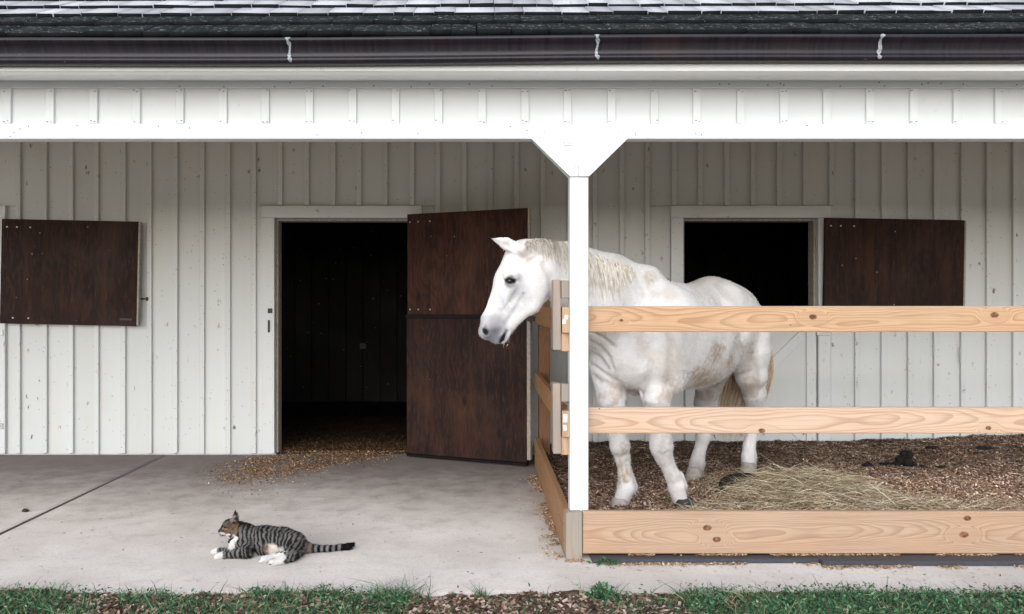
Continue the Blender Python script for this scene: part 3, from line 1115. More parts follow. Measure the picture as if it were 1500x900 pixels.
q = on_bed(1325, 684)
lump('manure', 'black manure heap of stacked balls, largest on the bedding right of the hay', 'manure', q.x, q.y, q.z + .01, .05, (1, 1, .8), M['dung'], 'manure lumps on the bedding', 1, 1,
     [(0, 0, .03, .062), (.055, 0, .0, .042), (-.06, .01, -.005, .04), (-.12, .02, -.005, .035), (-.165, 0, 0, .032), (0.02, .0, .085, .046), (.13, -.01, -.012, .026)])
q = on_bed(1270, 685)
lump('manure', 'single black manure ball left of the largest manure heap', 'manure', q.x, q.y, q.z + .008, .04, (1.15, 1, .8), M['dung'], 'manure lumps on the bedding', 1, 4)
q = on_bed(1367, 658)
lump('manure', 'small dark manure lump close to the wall, under the open brown leaf', 'manure', q.x, q.y, q.z + .005, .04, (1.5, 1, .55), M['dung'], 'manure lumps on the bedding', 1, 6)
q = on_bed(1440, 658)
lump('manure', 'flat dark manure lump close to the wall, the one furthest right', 'manure', q.x, q.y, q.z + .005, .045, (1.7, 1, .45), M['dung'], 'manure lumps on the bedding', 1, 9)
q = on_bed(1378, 686)
lump('manure', 'small black manure crumb just right of the largest manure heap', 'manure', q.x, q.y, q.z + .003, .028, (1.5, 1, .6), M['dung'], 'manure lumps on the bedding', 1, 12)
lump('dropping', 'small dark brown dropping on the concrete near the left joint', 'dropping', *P(37, 748, F * CAMZ / (750 - 447)).xy, .008, .018, (1.2, 1, .7), M['brown_dung'], None, 1, 3)


# black rubber pan half buried in hay
def pan():
    bm = bmesh.new()
    rings = [(.02, .012), (.13, .010), (.155, .02), (.17, .085), (.178, .092), (.184, .085), (.17, .0), (.02, .0)]
    n = 28
    vs = [[bm.verts.new((r * math.cos(2 * math.pi * i / n), r * math.sin(2 * math.pi * i / n), z)) for i in range(n)] for r, z in rings]
    for a in range(len(rings) - 1):
        for i in range(n):
            bm.faces.new((vs[a][i], vs[a][(i + 1) % n], vs[a + 1][(i + 1) % n], vs[a + 1][i]))
    bm.faces.new(vs[0])
    bmesh.ops.recalc_face_normals(bm, faces=bm.faces)
    for f in bm.faces: f.smooth = True
    me = bpy.data.meshes.new('feed_pan')
    bm.to_mesh(me)
    bm.free()
    q = on_bed(1078, 728)
    o = link('feed_pan', me, M['dung'], None, (q.x + .10, q.y + .08, q.z - .02), (R(14), R(-4), 0))
    tag(o, 'black rubber feed pan half buried at the edge of the hay heap', 'feed pan')


pan()


# ------------------------------------------------------------------ litter on the concrete
def concrete_litter():
    n = 48000
    tt = rng.uniform(0, 1, n) ** 1.7
    px = 600 - 270 * tt + rng.normal(0, 22, n)
    py = 652 + 42 * tt ** 1.2 + rng.normal(0, 6 + 9 * tt, n)
    y = F * CAMZ / (py - 447)
    x = (px - 705) * y / F
    p = np.stack([x, y, np.zeros(n)], 1)
    keep = (y < WY + .6) & (rng.uniform(0, 1, n) < .15 + 1.4 * (fbm(p, 7, 21, 4) - .3))
    x, y = x[keep], y[keep]
    # inside the doorway
    m = 60000
    xi = rng.uniform(DOOR[0] - .6, DOOR[1] + .1, m)
    yi = WY + .1 + rng.uniform(0, 1, m) ** 1.3 * 2.6
    xi2 = np.concatenate([x, xi]); yi2 = np.concatenate([y, yi])
    ok = ~((yi2 > WY - .05) & (yi2 < WY + .2) & ((xi2 < DOOR[0] + .03) | (xi2 > DOOR[1] - .04)))
    xi2, yi2 = xi2[ok], yi2[ok]
    k = len(xi2)
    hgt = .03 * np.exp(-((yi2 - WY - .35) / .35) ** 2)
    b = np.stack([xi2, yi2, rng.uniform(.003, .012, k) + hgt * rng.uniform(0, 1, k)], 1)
    V1 = chips(b, rng.uniform(.004, .017, k), palette(k, [(.50, .30, .16), (.34, .19, .10), (.20, .10, .05), (.62, .44, .28), (.10, .05, .028)], .2) * np.where(yi2 > WY + .12, .38 * np.exp(-(yi2 - WY) / 1.4) + .03, 1.0)[:, None], .7, 2.0)  # chips past the threshold darken with depth: fading door light painted in
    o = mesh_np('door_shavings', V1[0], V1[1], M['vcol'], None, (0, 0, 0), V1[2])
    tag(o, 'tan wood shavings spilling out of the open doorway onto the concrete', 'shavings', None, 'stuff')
    # sawdust along the side and front boards
    n = 5500
    y = rng.uniform(4.6, 7.2, n)
    x = .452 - rng.exponential(.022, n)
    x2 = rng.uniform(.45, 4.2, 5200)
    f0 = np.where(x2 < 1.79, 4.542, 4.492)
    y2 = f0 - rng.exponential(.014, 5200)
    y2 = np.where(x2 < .6, 4.6 - rng.exponential(.02, 5200), y2)
    x3 = rng.uniform(.6, 4.2, 3500)
    y3 = rng.normal(4.606, .004, 3500)
    b = np.concatenate([np.stack([x, y, rng.uniform(.002, .01, n)], 1), np.stack([x2, y2, rng.uniform(.002, .008, 5200)], 1),
                        np.stack([x3, y3, rng.uniform(.026, .034, 3500)], 1)])
    k = len(b)
    keep = fbm(b, 6, 31, 3) > .42
    b = b[keep]
    k = len(b)
    V2 = chips(b, rng.uniform(.005, .014, k), palette(k, [(.45, .30, .19), (.30, .18, .10), (.6, .46, .33)], .2), .8, 1.8)
    o = mesh_np('sawdust', V2[0], V2[1], M['vcol'], None, (0, 0, 0), V2[2])
    tag(o, 'fine sawdust lying along the foot of the kickboards', 'sawdust', None, 'stuff')
    # crumbs of leaf and straw over the slab
    n = 900
    y = rng.uniform(4.2, 7.7, n)
    x = rng.uniform(-4.3, .4, n)
    x = np.concatenate([x, rng.uniform(.4, 3.4, 150)]); y = np.concatenate([y, rng.uniform(4.15, 4.5, 150)])
    n = len(x)
    b = np.stack([x, y, np.full(n, .004)], 1)
    V3 = chips(b, rng.uniform(.004, .022, n) * rng.uniform(.4, 1, n), palette(n, [(.20, .12, .07), (.10, .07, .05), (.34, .24, .15)], .2), .4, 3.0)
    o = mesh_np('leaf_crumbs', V3[0], V3[1], M['vcol'], None, (0, 0, 0), V3[2])
    tag(o, 'dry leaf crumbs and bits of straw on the concrete', 'litter', None, 'stuff')


concrete_litter()


# ------------------------------------------------------------------ grass verge
GR = [(.036, .120, .050), (.062, .172, .074), (.020, .072, .036), (.115, .220, .105), (.27, .27, .15)]


def soil_h(x, y):
    p = np.stack([x, y, np.zeros_like(x)], 1)
    return -.05 + .05 * fbm(p, 4, 40, 3) + .02 * fbm(p, 20, 44, 2)


def grass_density(x):
    """0..1 along the verge; a bare patch in the middle"""
    px = 705 + x * F / 4.0
    d = .75 + .25 * np.sin(px * .013 + 1)
    d = np.where((px > 600) & (px < 860), .06, d)
    d = np.where((px > 860) & (px < 915), .25, d)
    d = np.where((px > 915) & (px < 1000), .18, d)
    d = np.where(px > 1000, 1.0, d)
    d = np.where((px > 150) & (px < 260), .5, d)
    return d


def blades(x, y, h, cols, wd=.005, lean=.35, z=None):
    n = len(x)
    zz = soil_h(x, y) if z is None else z
    b = np.stack([x, y, zz - .005], 1)
    d = np.stack([rng.normal(0, lean, n), rng.normal(0, lean, n), np.ones(n)], 1)
    bend = np.stack([rng.normal(0, .5, n) * h, rng.normal(0, .5, n) * h, -rng.uniform(0, .35, n) * h], 1)
    return strands(b, d, h, bend, np.full(n, wd) * rng.uniform(.6, 1.3, n), cols, 3)


def leaves(x, y, z, size, cols):
    """pointed leaf: 2 quads folded on the midrib"""
    n = len(x)
    th = rng.uniform(0, 2 * np.pi, n)
    el = rng.normal(.35, .4, n)
    d = np.stack([np.cos(th) * np.cos(el), np.sin(th) * np.cos(el), np.sin(el)], 1)
    up = np.stack([rng.normal(0, .4, n), rng.normal(-.25, .4, n), np.ones(n)], 1)
    s = np.cross(d, up); s /= np.linalg.norm(s, axis=1)[:, None]
    nn_ = np.cross(s, d)
    c = np.stack([x, y, z], 1)
    L = size[:, None]
    p0 = c; p1 = c + d * L * .45 + nn_ * L * .06; p2 = c + d * L - nn_ * L * .1
    a = c + d * L * .4 + s * L * .26 + nn_ * L * .12
    b = c + d * L * .4 - s * L * .26 + nn_ * L * .12
    V = np.stack([p0, a, p1, b, p2], 1).reshape(-1, 3)
    k = np.arange(n)[:, None] * 5
    Fc = np.concatenate([k + np.array([[0, 2, 1]]), k + np.array([[1, 2, 4]]), k + np.array([[0, 3, 2]]), k + np.array([[3, 4, 2]])])
    return V, Fc, np.repeat(cols, 5, 0)


def verge():
    # soil relief by the slab
    nx, ny = 420, 60
    xs = np.linspace(-4.5, 4.8, nx); ys = np.linspace(3.2, 4.13, ny)
    gx, gy = np.meshgrid(xs, ys, indexing='ij')
    V = np.stack([gx.ravel(), gy.ravel(), soil_h(gx.ravel(), gy.ravel())], 1)
    i = np.arange(nx * ny).reshape(nx, ny)
    Fc = np.stack([i[:-1, :-1], i[1:, :-1], i[1:, 1:], i[:-1, 1:]], -1).reshape(-1, 4)
    tag(mesh_np('soil_strip', V, Fc, M['soil'], None, (0, 0, 0), None, True), None, None, None, 'structure')
    # dead leaves and wood chips on the soil
    n = 22000
    x = rng.uniform(-3.6, 3.9, n); y = rng.uniform(3.3, 4.12, n)
    b = np.stack([x, y, soil_h(x, y) + .004], 1)
    c = chips(b, rng.uniform(.008, .03, n), palette(n, [(.24, .155, .115), (.36, .27, .21), (.13, .075, .055), (.48, .39, .32), (.18, .11, .08)], .25), 1.0, 1.8)
    tag(mesh_np('dead_leaves', c[0], c[1], M['vcol'], None, (0, 0, 0), c[2]), 'dead brown leaves and chips on the bare soil by the slab', 'leaf litter', None, 'stuff')
    # grass
    n = 65000
    x = rng.uniform(-3.6, 3.9, n); y = 3.2 + .90 * rng.uniform(0, 1, n)
    p = np.stack([x, y, np.zeros(n)], 1)
    px_ = 705 + x * F / 4.0
    keep = rng.uniform(0, 1, n) < grass_density(x) * sstep(fbm(p, 5, 50, 3) + .12 * (px_ > 1010), .36, .56)
    x, y = x[keep], y[keep]
    n = len(x)
    h = rng.uniform(.02, .06, n) * (1 + .4 * rng.normal(0, 1, n)).clip(.4, 2)
    g1 = blades(x, y, h, palette(n, GR, .25), .0055, .4)
    # taller wisps leaning over the slab edge
    n = 900
    x = rng.uniform(-3.6, 3.9, n); y = rng.uniform(3.95, 4.1, n)
    keep = rng.uniform(0, 1, n) < grass_density(x)
    x, y = x[keep], y[keep]; n = len(x)
    g2 = blades(x, y, rng.uniform(.05, .11, n), palette(n, GR, .25), .004, .35)
    V, Fc, C = join([g1, g2])
    tag(mesh_np('grass', V, Fc, M['leaf'], None, (0, 0, 0), C), 'uneven green grass growing along the front edge of the slab', 'grass', None, 'stuff')
    # broad-leaved ground cover
    n = 42000
    x = rng.uniform(-3.6, 3.9, n); y = 3.25 + .85 * rng.uniform(0, 1, n)
    p = np.stack([x, y, np.zeros(n)], 1)
    px = 705 + x * F / 4.0
    w8 = np.where(px > 1010, 1.0, .55)
    keep = rng.uniform(0, 1, n) < grass_density(x) * sstep(fbm(p, 6, 60, 3) + .12 * (px > 1010), .40, .54) * w8
    x, y = x[keep], y[keep]; n = len(x)
    z = soil_h(x, y) + rng.uniform(.005, .055, n) * np.where(705 + x * F / 4.0 > 1010, 1.0, .8)
    L = leaves(x, y, z, rng.uniform(.010, .026, n), palette(n, GR[:4], .3))
    tag(mesh_np('ground_cover', L[0], L[1], M['leaf'], None, (0, 0, 0), L[2]), 'low broad leaved green ground cover among the grass', 'ground cover', None, 'stuff')


verge()


def tuft(label, px, Y, n, h, spread, leafy=0, z=0.0, name='grass_tuft', cat='grass tuft'):
    X = XX(px, Y)
    x = rng.normal(0, spread, n); y = rng.normal(0, spread * .5, n)
    g_ = blades(x, y, rng.uniform(.45, 1.0, n) * h, palette(n, GR, .25), .004, .35, np.full(n, 0.0))
    parts = [g_]
    root = thing(name, label, cat, (X, Y, z))
    mesh_np('blades', g_[0], g_[1], M['leaf'], root, (0, 0, 0), g_[2], False, False)
    if leafy:
        x = rng.normal(0, spread * 1.1, leafy); y = rng.normal(0, spread * .5, leafy)
        zz = rng.uniform(.005, h * .75, leafy) * np.exp(-(x / (spread * 1.6)) ** 2)
        L = leaves(x, y, zz, rng.uniform(.014, .032, leafy), palette(leafy, GR[:4], .25))
        mesh_np('leaves', L[0], L[1], M['leaf'], root, (0, 0, 0), L[2], False, False)


tuft('tall grass tuft at the slab edge below the cat', 578, 4.06, 260, .15, .07, 0, -.04)
tuft('thin little grass tuft at the slab edge left of the leafy weed', 706, 4.10, 40, .09, .015, 0, -.03)
tuft('leafy bluish weed clump at the slab edge below the corner block', 882, 4.05, 90, .12, .05, 420, -.04, 'weed', 'weed')
tuft('small flat weed sprouting by the rubber mat at the kickboard', 888, 4.52, 26, .045, .03, 60, .0, 'weed', 'weed')
tuft('thin grass tuft at the slab edge near the far left', 218, 4.08, 60, .09, .04, 0, -.03)
tuft('grass tuft at the slab edge below the front paws of the cat', 380, 4.07, 130, .10, .05, 120, -.04)


# ------------------------------------------------------------------ organic surfaces
class Field:
    def __init__(s, lo, hi, h):
        s.lo = np.array(lo, float); s.h = h
        s.n = np.ceil((np.array(hi) - s.lo) / h).astype(int) + 1
        s.F = np.full(s.n, 1.0, np.float32)

    def _win(s, lo, hi):
        a = np.maximum(np.floor((lo - s.lo) / s.h).astype(int), 0)
        b = np.minimum(np.ceil((hi - s.lo) / s.h).astype(int) + 1, s.n)
        ax = [s.lo[i] + s.h * np.arange(a[i], b[i]) for i in range(3)]
        g = np.stack(np.meshgrid(*ax, indexing='ij'), -1).astype(np.float32)
        return (slice(a[0], b[0]), slice(a[1], b[1]), slice(a[2], b[2])), g

    def _mix(s, w_, d, k, op):
        a = s.F[w_]
        if op == '+':
            h = np.clip(.5 + .5 * (a - d) / k, 0, 1)
            s.F[w_] = a + (d - a) * h - k * h * (1 - h)
        else:
            h = np.clip(.5 - .5 * (a + d) / k, 0, 1)
            s.F[w_] = a + (-d - a) * h + k * h * (1 - h)

    def cone(s, A, B, ra, rb, k=.03, lat=None, flat=1.0, op='+'):
        A = np.array(A, np.float32); B = np.array(B, np.float32)
        m = max(ra, rb) * max(1, flat) + k + .02
        w_, g = s._win(np.minimum(A, B) - m, np.maximum(A, B) + m)
        if g.size == 0: return
        q = g - A
        ba = B - A
        if lat is not None:
            l = np.array(lat, np.float32); l = l / np.linalg.norm(l)
            c = (q @ l)
            q = q + ((c / flat - c)[..., None]) * l
            cb = float(ba @ l)
            ba = ba + (cb / flat - cb) * l
        t = np.clip((q @ ba) / max(float(ba @ ba), 1e-9), 0, 1)
        d = np.linalg.norm(q - t[..., None] * ba, axis=-1) - (ra + (rb - ra) * t)
        if lat is not None and flat < 1: d = d * (.35 + .65 * flat)
        s._mix(w_, d, k, op)

    def ell(s, C, rad, k=.05, axes=None, op='+'):
        C = np.array(C, np.float32); rad = np.array(rad, np.float32)
        m = rad.max() + k + .02
        w_, g = s._win(C - m, C + m)
        if g.size == 0: return
        q = g - C
        if axes is not None:
            q = q @ np.array(axes, np.float32).T
        k0 = np.linalg.norm(q / rad, axis=-1)
        k1 = np.linalg.norm(q / rad ** 2, axis=-1)
        d = np.where(k1 > 1e-6, k0 * (k0 - 1) / np.maximum(k1, 1e-6), -rad.min())
        s._mix(w_, d, k, op)

    def chain(s, pts, k=.03, lat=None, flat=1.0):
        for (a, ra), (b, rb) in zip(pts[:-1], pts[1:]):
            s.cone(a, b, ra, rb, k, lat, flat)

    def sample(s, p):
        i = np.clip(np.round((p - s.lo) / s.h).astype(int), 0, s.n - 1)
        return s.F[i[..., 0], i[..., 1], i[..., 2]]

    def mesh(s):
        F_ = s.F; n = F_.shape
        I = F_ < 0
        c = np.zeros(tuple(x - 1 for x in n), np.int8)
        off = [(i, j, k) for i in (0, 1) for j in (0, 1) for k in (0, 1)]
        for (i, j, k) in off:
            c += I[i:n[0] - 1 + i, j:n[1] - 1 + j, k:n[2] - 1 + k]
        act = np.argwhere((c > 0) & (c < 8))
        vid = np.full(c.shape, -1, np.int32)
        vid[act[:, 0], act[:, 1], act[:, 2]] = np.arange(len(act))
        cv = [F_[act[:, 0] + i, act[:, 1] + j, act[:, 2] + k] for (i, j, k) in off]
        acc = np.zeros((len(act), 3)); cnt = np.zeros(len(act))
        for a in range(8):
            for b in range(a + 1, 8):
                if sum(abs(x - y) for x, y in zip(off[a], off[b])) != 1: continue
                m = (cv[a] < 0) != (cv[b] < 0)
                t = np.where(m, cv[a] / np.where(m, cv[a] - cv[b], 1), 0)[:, None]
                p = np.array(off[a])[None] + t * (np.array(off[b]) - np.array(off[a]))[None]
                acc += np.where(m[:, None], p, 0); cnt += m
        V = s.lo + s.h * (act + acc / cnt[:, None])
        Q = []
        for ax in range(3):
            u, v = (ax + 1) % 3, (ax + 2) % 3
            sl0 = [slice(None)] * 3; sl1 = [slice(None)] * 3
            sl0[ax] = slice(0, n[ax] - 1); sl1[ax] = slice(1, n[ax])
            e = np.argwhere(I[tuple(sl0)] != I[tuple(sl1)])
            e = e[(e[:, u] > 0) & (e[:, v] > 0) & (e[:, u] < n[u] - 1) & (e[:, v] < n[v] - 1)]
            fl = I[e[:, 0], e[:, 1], e[:, 2]]
            def cid(du, dv):
                x = e.copy(); x[:, u] -= du; x[:, v] -= dv
                return vid[x[:, 0], x[:, 1], x[:, 2]]
            q = np.stack([cid(1, 1), cid(0, 1), cid(0, 0), cid(1, 0)], 1)
            q[~fl] = q[~fl][:, ::-1]
            Q.append(q)
        return V, np.concatenate(Q)


# ------------------------------------------------------------------ horse
HO = Vector((1.449, 5.875, .085))
PH = R(55.7)
hx, hy = -math.cos(PH), -math.sin(PH)
lx, ly = -hy, hx


def HL(px, py, Y):
    q = P(px, py, Y) - HO
    return np.array([q.x * hx + q.y * hy, q.x * lx + q.y * ly, q.z])


def horse():
    root = thing('horse', 'white horse standing in the pen with its head reaching over the rail', 'horse', HO)
    root.rotation_euler = (0, 0, math.atan2(hy, hx))
    f = Field((-1.0, -.80, -.03), (1.75, .42, 1.68), .0075)
    # ---- trunk (a forward, l left, z up)
    f.ell((.16, -.02, 1.065), (.62, .285, .335), .05)
    f.ell((-.12, .0, 1.00), (.46, .275, .265), .08)
    f.ell((.48, -.07, 1.075), (.32, .235, .34), .12)
    f.cone((.56, -.10, 1.395), (.24, -.04, 1.34), .085, .09, .08, (0, 1, 0), .7)
    f.cone((.20, -.03, 1.29), (-.35, 0, 1.35), .12, .13, .08)
    f.ell((-.46, 0, 1.19), (.36, .265, .305), .08)
    f.cone((-.38, .15, 1.36), (-.3, .18, 1.24), .04, .06, .12)
    f.cone((-.38, -.16, 1.375), (-.3, -.18, 1.24), .045, .06, .10)
    f.cone((-.76, 0, 1.33), (-.86, 0, 1.20), .06, .05, .05)
    # shoulder blades and breast
    for s in (1, -1):
        f.cone((.46, .11 * s - .08, 1.28), (.72, .135 * s - .10, .98), .11, .12, .13)
        f.cone((.74, .10 * s - .11, .97), (.60, .12 * s - .06, .82), .12, .10, .10)
        f.ell((-.56, .15 * s, 1.10), (.235, .13, .30), .09)
        f.ell((-.68, .13 * s, 1.10), (.17, .13, .28), .09)
    f.ell((.70, -.11, 1.0), (.17, .17, .22), .07)
    # ---- neck
    Z = (0, 0, 1)
    n0 = HL(799, 396, 5.00); n1 = HL(838, 408, 5.12); n2 = HL(880, 442, 5.30); n3 = HL(915, 475, 5.45)
    nd = n3 - n0
    lat = np.cross(nd, (0, 0, 1))
    f.cone(n0, n1, .150, .178, .05, lat, .52)
    f.cone(n1, n2, .178, .265, .06, lat, .56)
    f.cone(n2, n3, .265, .27, .08, lat, .68)
    f.cone(HL(790, 372, 5.0), HL(836, 372, 5.11), .05, .05, .05, lat, .8)
    f.cone(HL(836, 372, 5.11), HL(900, 395, 5.36), .05, .07, .06, lat, .8)
    f.cone(HL(900, 398, 5.36), HL(950, 408, 5.5), .08, .08, .08, lat, .8)
    # ---- head; profile plane close to Y = 4.98, seen side on
    HY = 4.985
    hl = HL(750, 400, HY - .1) - HL(750, 400, HY + .1)
    hl[2] = 0
    hl /= np.linalg.norm(hl)

    def h(px, py, dy=0.0):
        return HL(px, py, HY + dy)
    f.cone(h(764, 377), h(747, 413), .098, .088, .03, hl, .86)
    f.cone(h(747, 413), h(722, 466), .088, .062, .03, hl, .74)
    f.cone(h(780, 372), h(792, 392), .080, .10, .05, hl, .75)
    f.ell(h(774, 416), (.128, .128, .078), .035, np.array([HL(751, 400, HY) - HL(750, 400, HY), [0, 0, 1], hl]) / np.array([[np.linalg.norm(HL(751, 400, HY) - HL(750, 400, HY))], [1], [1]]))
    f.cone(h(788, 432), h(779, 448), .055, .05, .03, hl, .95)
    f.cone(h(778, 446), h(742, 480), .048, .038, .03, hl, .85)
    f.cone(h(748, 445), h(732, 470), .075, .062, .04, hl, .62)
    f.cone(h(719, 472), h(713, 485), .064, .052, .025, hl, .92)
    f.cone(h(713, 486), h(727, 497), .044, .034, .02, hl, .95)
    f.cone(h(746, 478), h(738, 495), .040, .030, .014, hl, .85)
    f.cone(h(737, 496), h(735, 500), .028, .022, .012, hl, .9)
    # facial crest and brow
    for s in (-1, 1):
        f.cone(h(751, 421, .062 * s), h(734, 449, .048 * s), .016, .012, .03)
        f.cone(h(741, 404, .075 * s), h(757, 406, .082 * s), .018, .014, .02)
        f.cone(h(744, 419, .078 * s), h(755, 417, .080 * s), .010, .009, .015)
        f.cone(h(743.5, 411.5, .083 * s), h(751, 411.5, .087 * s), .015, .015, .006, None, 1, '-')
        f.cone(h(741, 407.5, .082 * s), h(754, 408.5, .090 * s), .010, .008, .006)
        f.cone(h(708, 482, .034 * s), h(713, 491, .042 * s), .017, .014, .012)          # nostril rim
        f.cone(h(709.5, 481.5, .052 * s), h(712.5, 490.5, .054 * s), .016, .011, .006, None, 1, '-')
    # mouth slit
    for s in (-1, 1):
        f.cone(h(741, 484, .046 * s), h(732.5, 504, .032 * s), .007, .014, .006, None, 1, '-')
    f.cone(h(736, 499, -.05), h(735, 508, 0), .006, .010, .008, None, 1, '-')
    # ears
    for s, dx, dy in ((-1, 0, 0), (1, 3, 2)):
        b0 = h(767 + dx, 369 + dy, .060 * s); b1 = h(741 + dx, 357 + dy, .078 * s); b2 = h(718 + dx, 347 + dy, .082 * s)
        f.cone(b0, b1, .040, .032, .02, hl, .75)
        f.cone(b1, b2, .032, .005, .012, hl, .7)
        f.cone(h(753 + dx, 366 + dy, .115 * s), h(724 + dx, 351 + dy, .104 * s), .026, .006, .008, None, 1, '-')
    # ---- legs
    def leg(pts, k=.025):
        f.chain([(HL(px, py, Y), r) for (px, py, Y, r) in pts], k)
    # right fore (toes to the left)
    leg([(890, 535, 5.42, .115), (896, 585, 5.40, .088), (905, 635, 5.38, .060), (908, 654, 5.38, .058), (912, 672, 5.40, .043),
         (916, 698, 5.41, .042), (917, 714, 5.42, .052), (912, 729, 5.41, .044), (910, 737, 5.41, .046)])
    f.cone(HL(920, 690, 5.46), HL(925, 714, 5.46), .025, .04, .03)
    # left fore, cannon angled back
    leg([(957, 525, 5.32, .13), (961, 575, 5.29, .094), (966, 622, 5.27, .064), (968, 648, 5.255, .065), (969, 656, 5.255, .062), (972, 668, 5.28, .050),
         (985, 696, 5.33, .042), (991, 712, 5.36, .050), (994, 726, 5.36, .042), (998, 736, 5.35, .044)])
    f.cone(HL(996, 695, 5.40), HL(1000, 712, 5.42), .02, .03, .03)
    # right hind
    leg([(1066, 490, 6.12, .17), (1044, 540, 6.18, .115), (1032, 590, 6.28, .072), (1036, 616, 6.34, .060), (1030, 640, 6.34, .048),
         (1023, 668, 6.33, .042), (1021, 679, 6.32, .052), (1019, 688, 6.30, .046), (1018, 693, 6.28, .048)])
    f.cone(HL(1032, 585, 6.30), HL(1046, 612, 6.42), .03, .028, .03)
    # left hind
    leg([(1092, 480, 6.36, .19), (1095, 515, 6.33, .155), (1100, 548, 6.36, .112), (1105, 577, 6.42, .080), (1108, 602, 6.48, .062), (1103, 624, 6.50, .050),
         (1097, 655, 6.50, .042), (1097, 669, 6.50, .052), (1097, 679, 6.49, .046), (1097, 685, 6.48, .048)])
    f.cone(HL(1104, 565, 6.42), HL(1115, 600, 6.55), .03, .030, .03)
    # sheath and flank fold
    f.cone((-.28, .02, .76), (-.12, .02, .74), .05, .04, .05)
    # ---- surface
    V, Q = f.mesh()
    # muscle and skin unevenness
    nz = fbm(V, 5, 70, 3) - .5
    V = V + 0
    # creases, wrinkles and muscle edges pressed into the skin
    cth, sth = hx, hy
    Wd = np.stack([HO.x + V[:, 0] * hx + V[:, 1] * lx, HO.y + V[:, 0] * hy + V[:, 1] * ly, HO.z + V[:, 2]], 1)
    N = np.zeros_like(V)
    fn = np.cross(V[Q[:, 2]] - V[Q[:, 0]], V[Q[:, 3]] - V[Q[:, 1]])
    for j in range(4): np.add.at(N, Q[:, j], fn)
    N /= np.linalg.norm(N, axis=1)[:, None] + 1e-12
    Nw = np.stack([N[:, 0] * hx + N[:, 1] * lx, N[:, 0] * hy + N[:, 1] * ly, N[:, 2]], 1)
    vd = Wd - np.array([0, 0, CAMZ]); vd /= np.linalg.norm(vd, axis=1)[:, None]
    facing = sstep(-(Nw * vd).sum(1), .0, .3)
    pxv = 705 + Wd[:, 0] * F / Wd[:, 1]; pyv = 447 - (Wd[:, 2] - CAMZ) * F / Wd[:, 1]
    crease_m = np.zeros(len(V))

    def crease(pl, wpx, depth, y0=4.5, y1=5.95):
        nonlocal V, crease_m
        best = np.full(len(V), 1e9)
        for (ax_, ay_), (bx2, by2) in zip(pl[:-1], pl[1:]):
            dx_, dy_ = bx2 - ax_, by2 - ay_
            t_ = np.clip(((pxv - ax_) * dx_ + (pyv - ay_) * dy_) / (dx_ * dx_ + dy_ * dy_), 0, 1)
            best = np.minimum(best, np.hypot(pxv - ax_ - t_ * dx_, pyv - ay_ - t_ * dy_))
        m_ = np.exp(-(best / wpx) ** 2) * facing * (Wd[:, 1] > y0) * (Wd[:, 1] < y1)
        V = V - N * (m_ * depth)[:, None]
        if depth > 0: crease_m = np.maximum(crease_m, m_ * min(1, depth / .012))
    for pl in ([(864, 500), (880, 508), (893, 524), (898, 540)], [(864, 515), (880, 526), (890, 540)], [(864, 532), (884, 546), (902, 558)], [(866, 486), (884, 494), (900, 508)], [(864, 548), (878, 560)]):
        crease(pl, 2.6, .013)
    crease([(868, 552), (892, 563), (918, 573), (936, 578)], 5, .012)
    crease([(936, 582), (944, 566), (949, 548), (952, 530)], 5, .011)
    crease([(978, 562), (984, 535), (984, 500), (976, 470)], 8, .012)
    crease([(905, 400), (915, 440), (930, 480), (938, 520)], 12, .008)
    crease([(1088, 480), (1080, 508), (1070, 535)], 6, .014, 5.4, 6.5)
    crease([(1050, 415), (1068, 432), (1082, 448)], 7, .008, 5.6, 6.6)
    crease([(1100, 520), (1108, 545), (1112, 570)], 5, .010, 5.9, 6.7)
    crease([(796, 388), (806, 408), (809, 425), (805, 440)], 5, .012, 4.7, 5.1)
    crease([(768, 432), (754, 455), (742, 474)], 3.5, .006, 4.7, 5.1)
    crease([(758, 424), (750, 440), (741, 452)], 2.5, .004, 4.7, 5.1)
    crease([(737, 404), (745, 401.5), (756, 404)], 2.2, .005, 4.7, 5.1)
    crease([(741, 419), (748, 421.5), (757, 418)], 2.0, .004, 4.7, 5.1)
    crease([(745, 486), (741, 495), (736, 503)], 2.2, .010, 4.7, 5.1)
    crease([(722, 462), (732, 470), (742, 478)], 4, .005, 4.7, 5.1)
    crease([(957, 640), (966, 634), (978, 640)], 3, .006, 4.9, 5.6)
    crease([(962, 664), (971, 667), (981, 662)], 3, .007, 4.9, 5.6)
    crease([(982, 672), (992, 692)], 2.5, .006, 4.9, 5.6)
    crease([(900, 640), (908, 634), (918, 641)], 3, .005, 4.9, 5.7)
    crease([(901, 668), (909, 671), (918, 666)], 3, .006, 4.9, 5.7)
    crease([(917, 676), (921, 700)], 2.5, .006, 4.9, 5.7)
    crease([(1100, 620), (1099, 655)], 2.5, .005, 5.9, 6.8)
    crease([(1030, 650), (1026, 668)], 2.5, .005, 5.9, 6.8)
    lumps = fbm(V, 3.2, 90, 3) - .5
    V = V + N * (lumps * .018 * sstep(V[:, 2], .62, .8))[:, None]
    # paint: white coat, grey skin showing at muzzle and eye, dirt
    n1_ = fbm(V, 7, 71, 4); n2_ = fbm(V, 22, 75, 3); n3_ = fbm(V * np.array([1, 1, .35]), 45, 79, 3)
    c = np.ones((len(V), 3)) * np.array([.765, .76, .765])
    def blend(m, col):
        nonlocal c
        m = np.clip(m, 0, 1)[:, None]
        c = c * (1 - m) + np.array(col) * m
    blend(.25 * sstep(n1_, .5, .7), (.70, .67, .65))
    blend(.2 * sstep(n3_, .55, .75), (.64, .60, .57))
    def near(p, r0, r1):
        d = np.linalg.norm(V - p, axis=1) * (1 + .6 * (n2_ - .5)) + .03 * (n1_ - .5)
        return 1 - sstep(d, r0, r1)
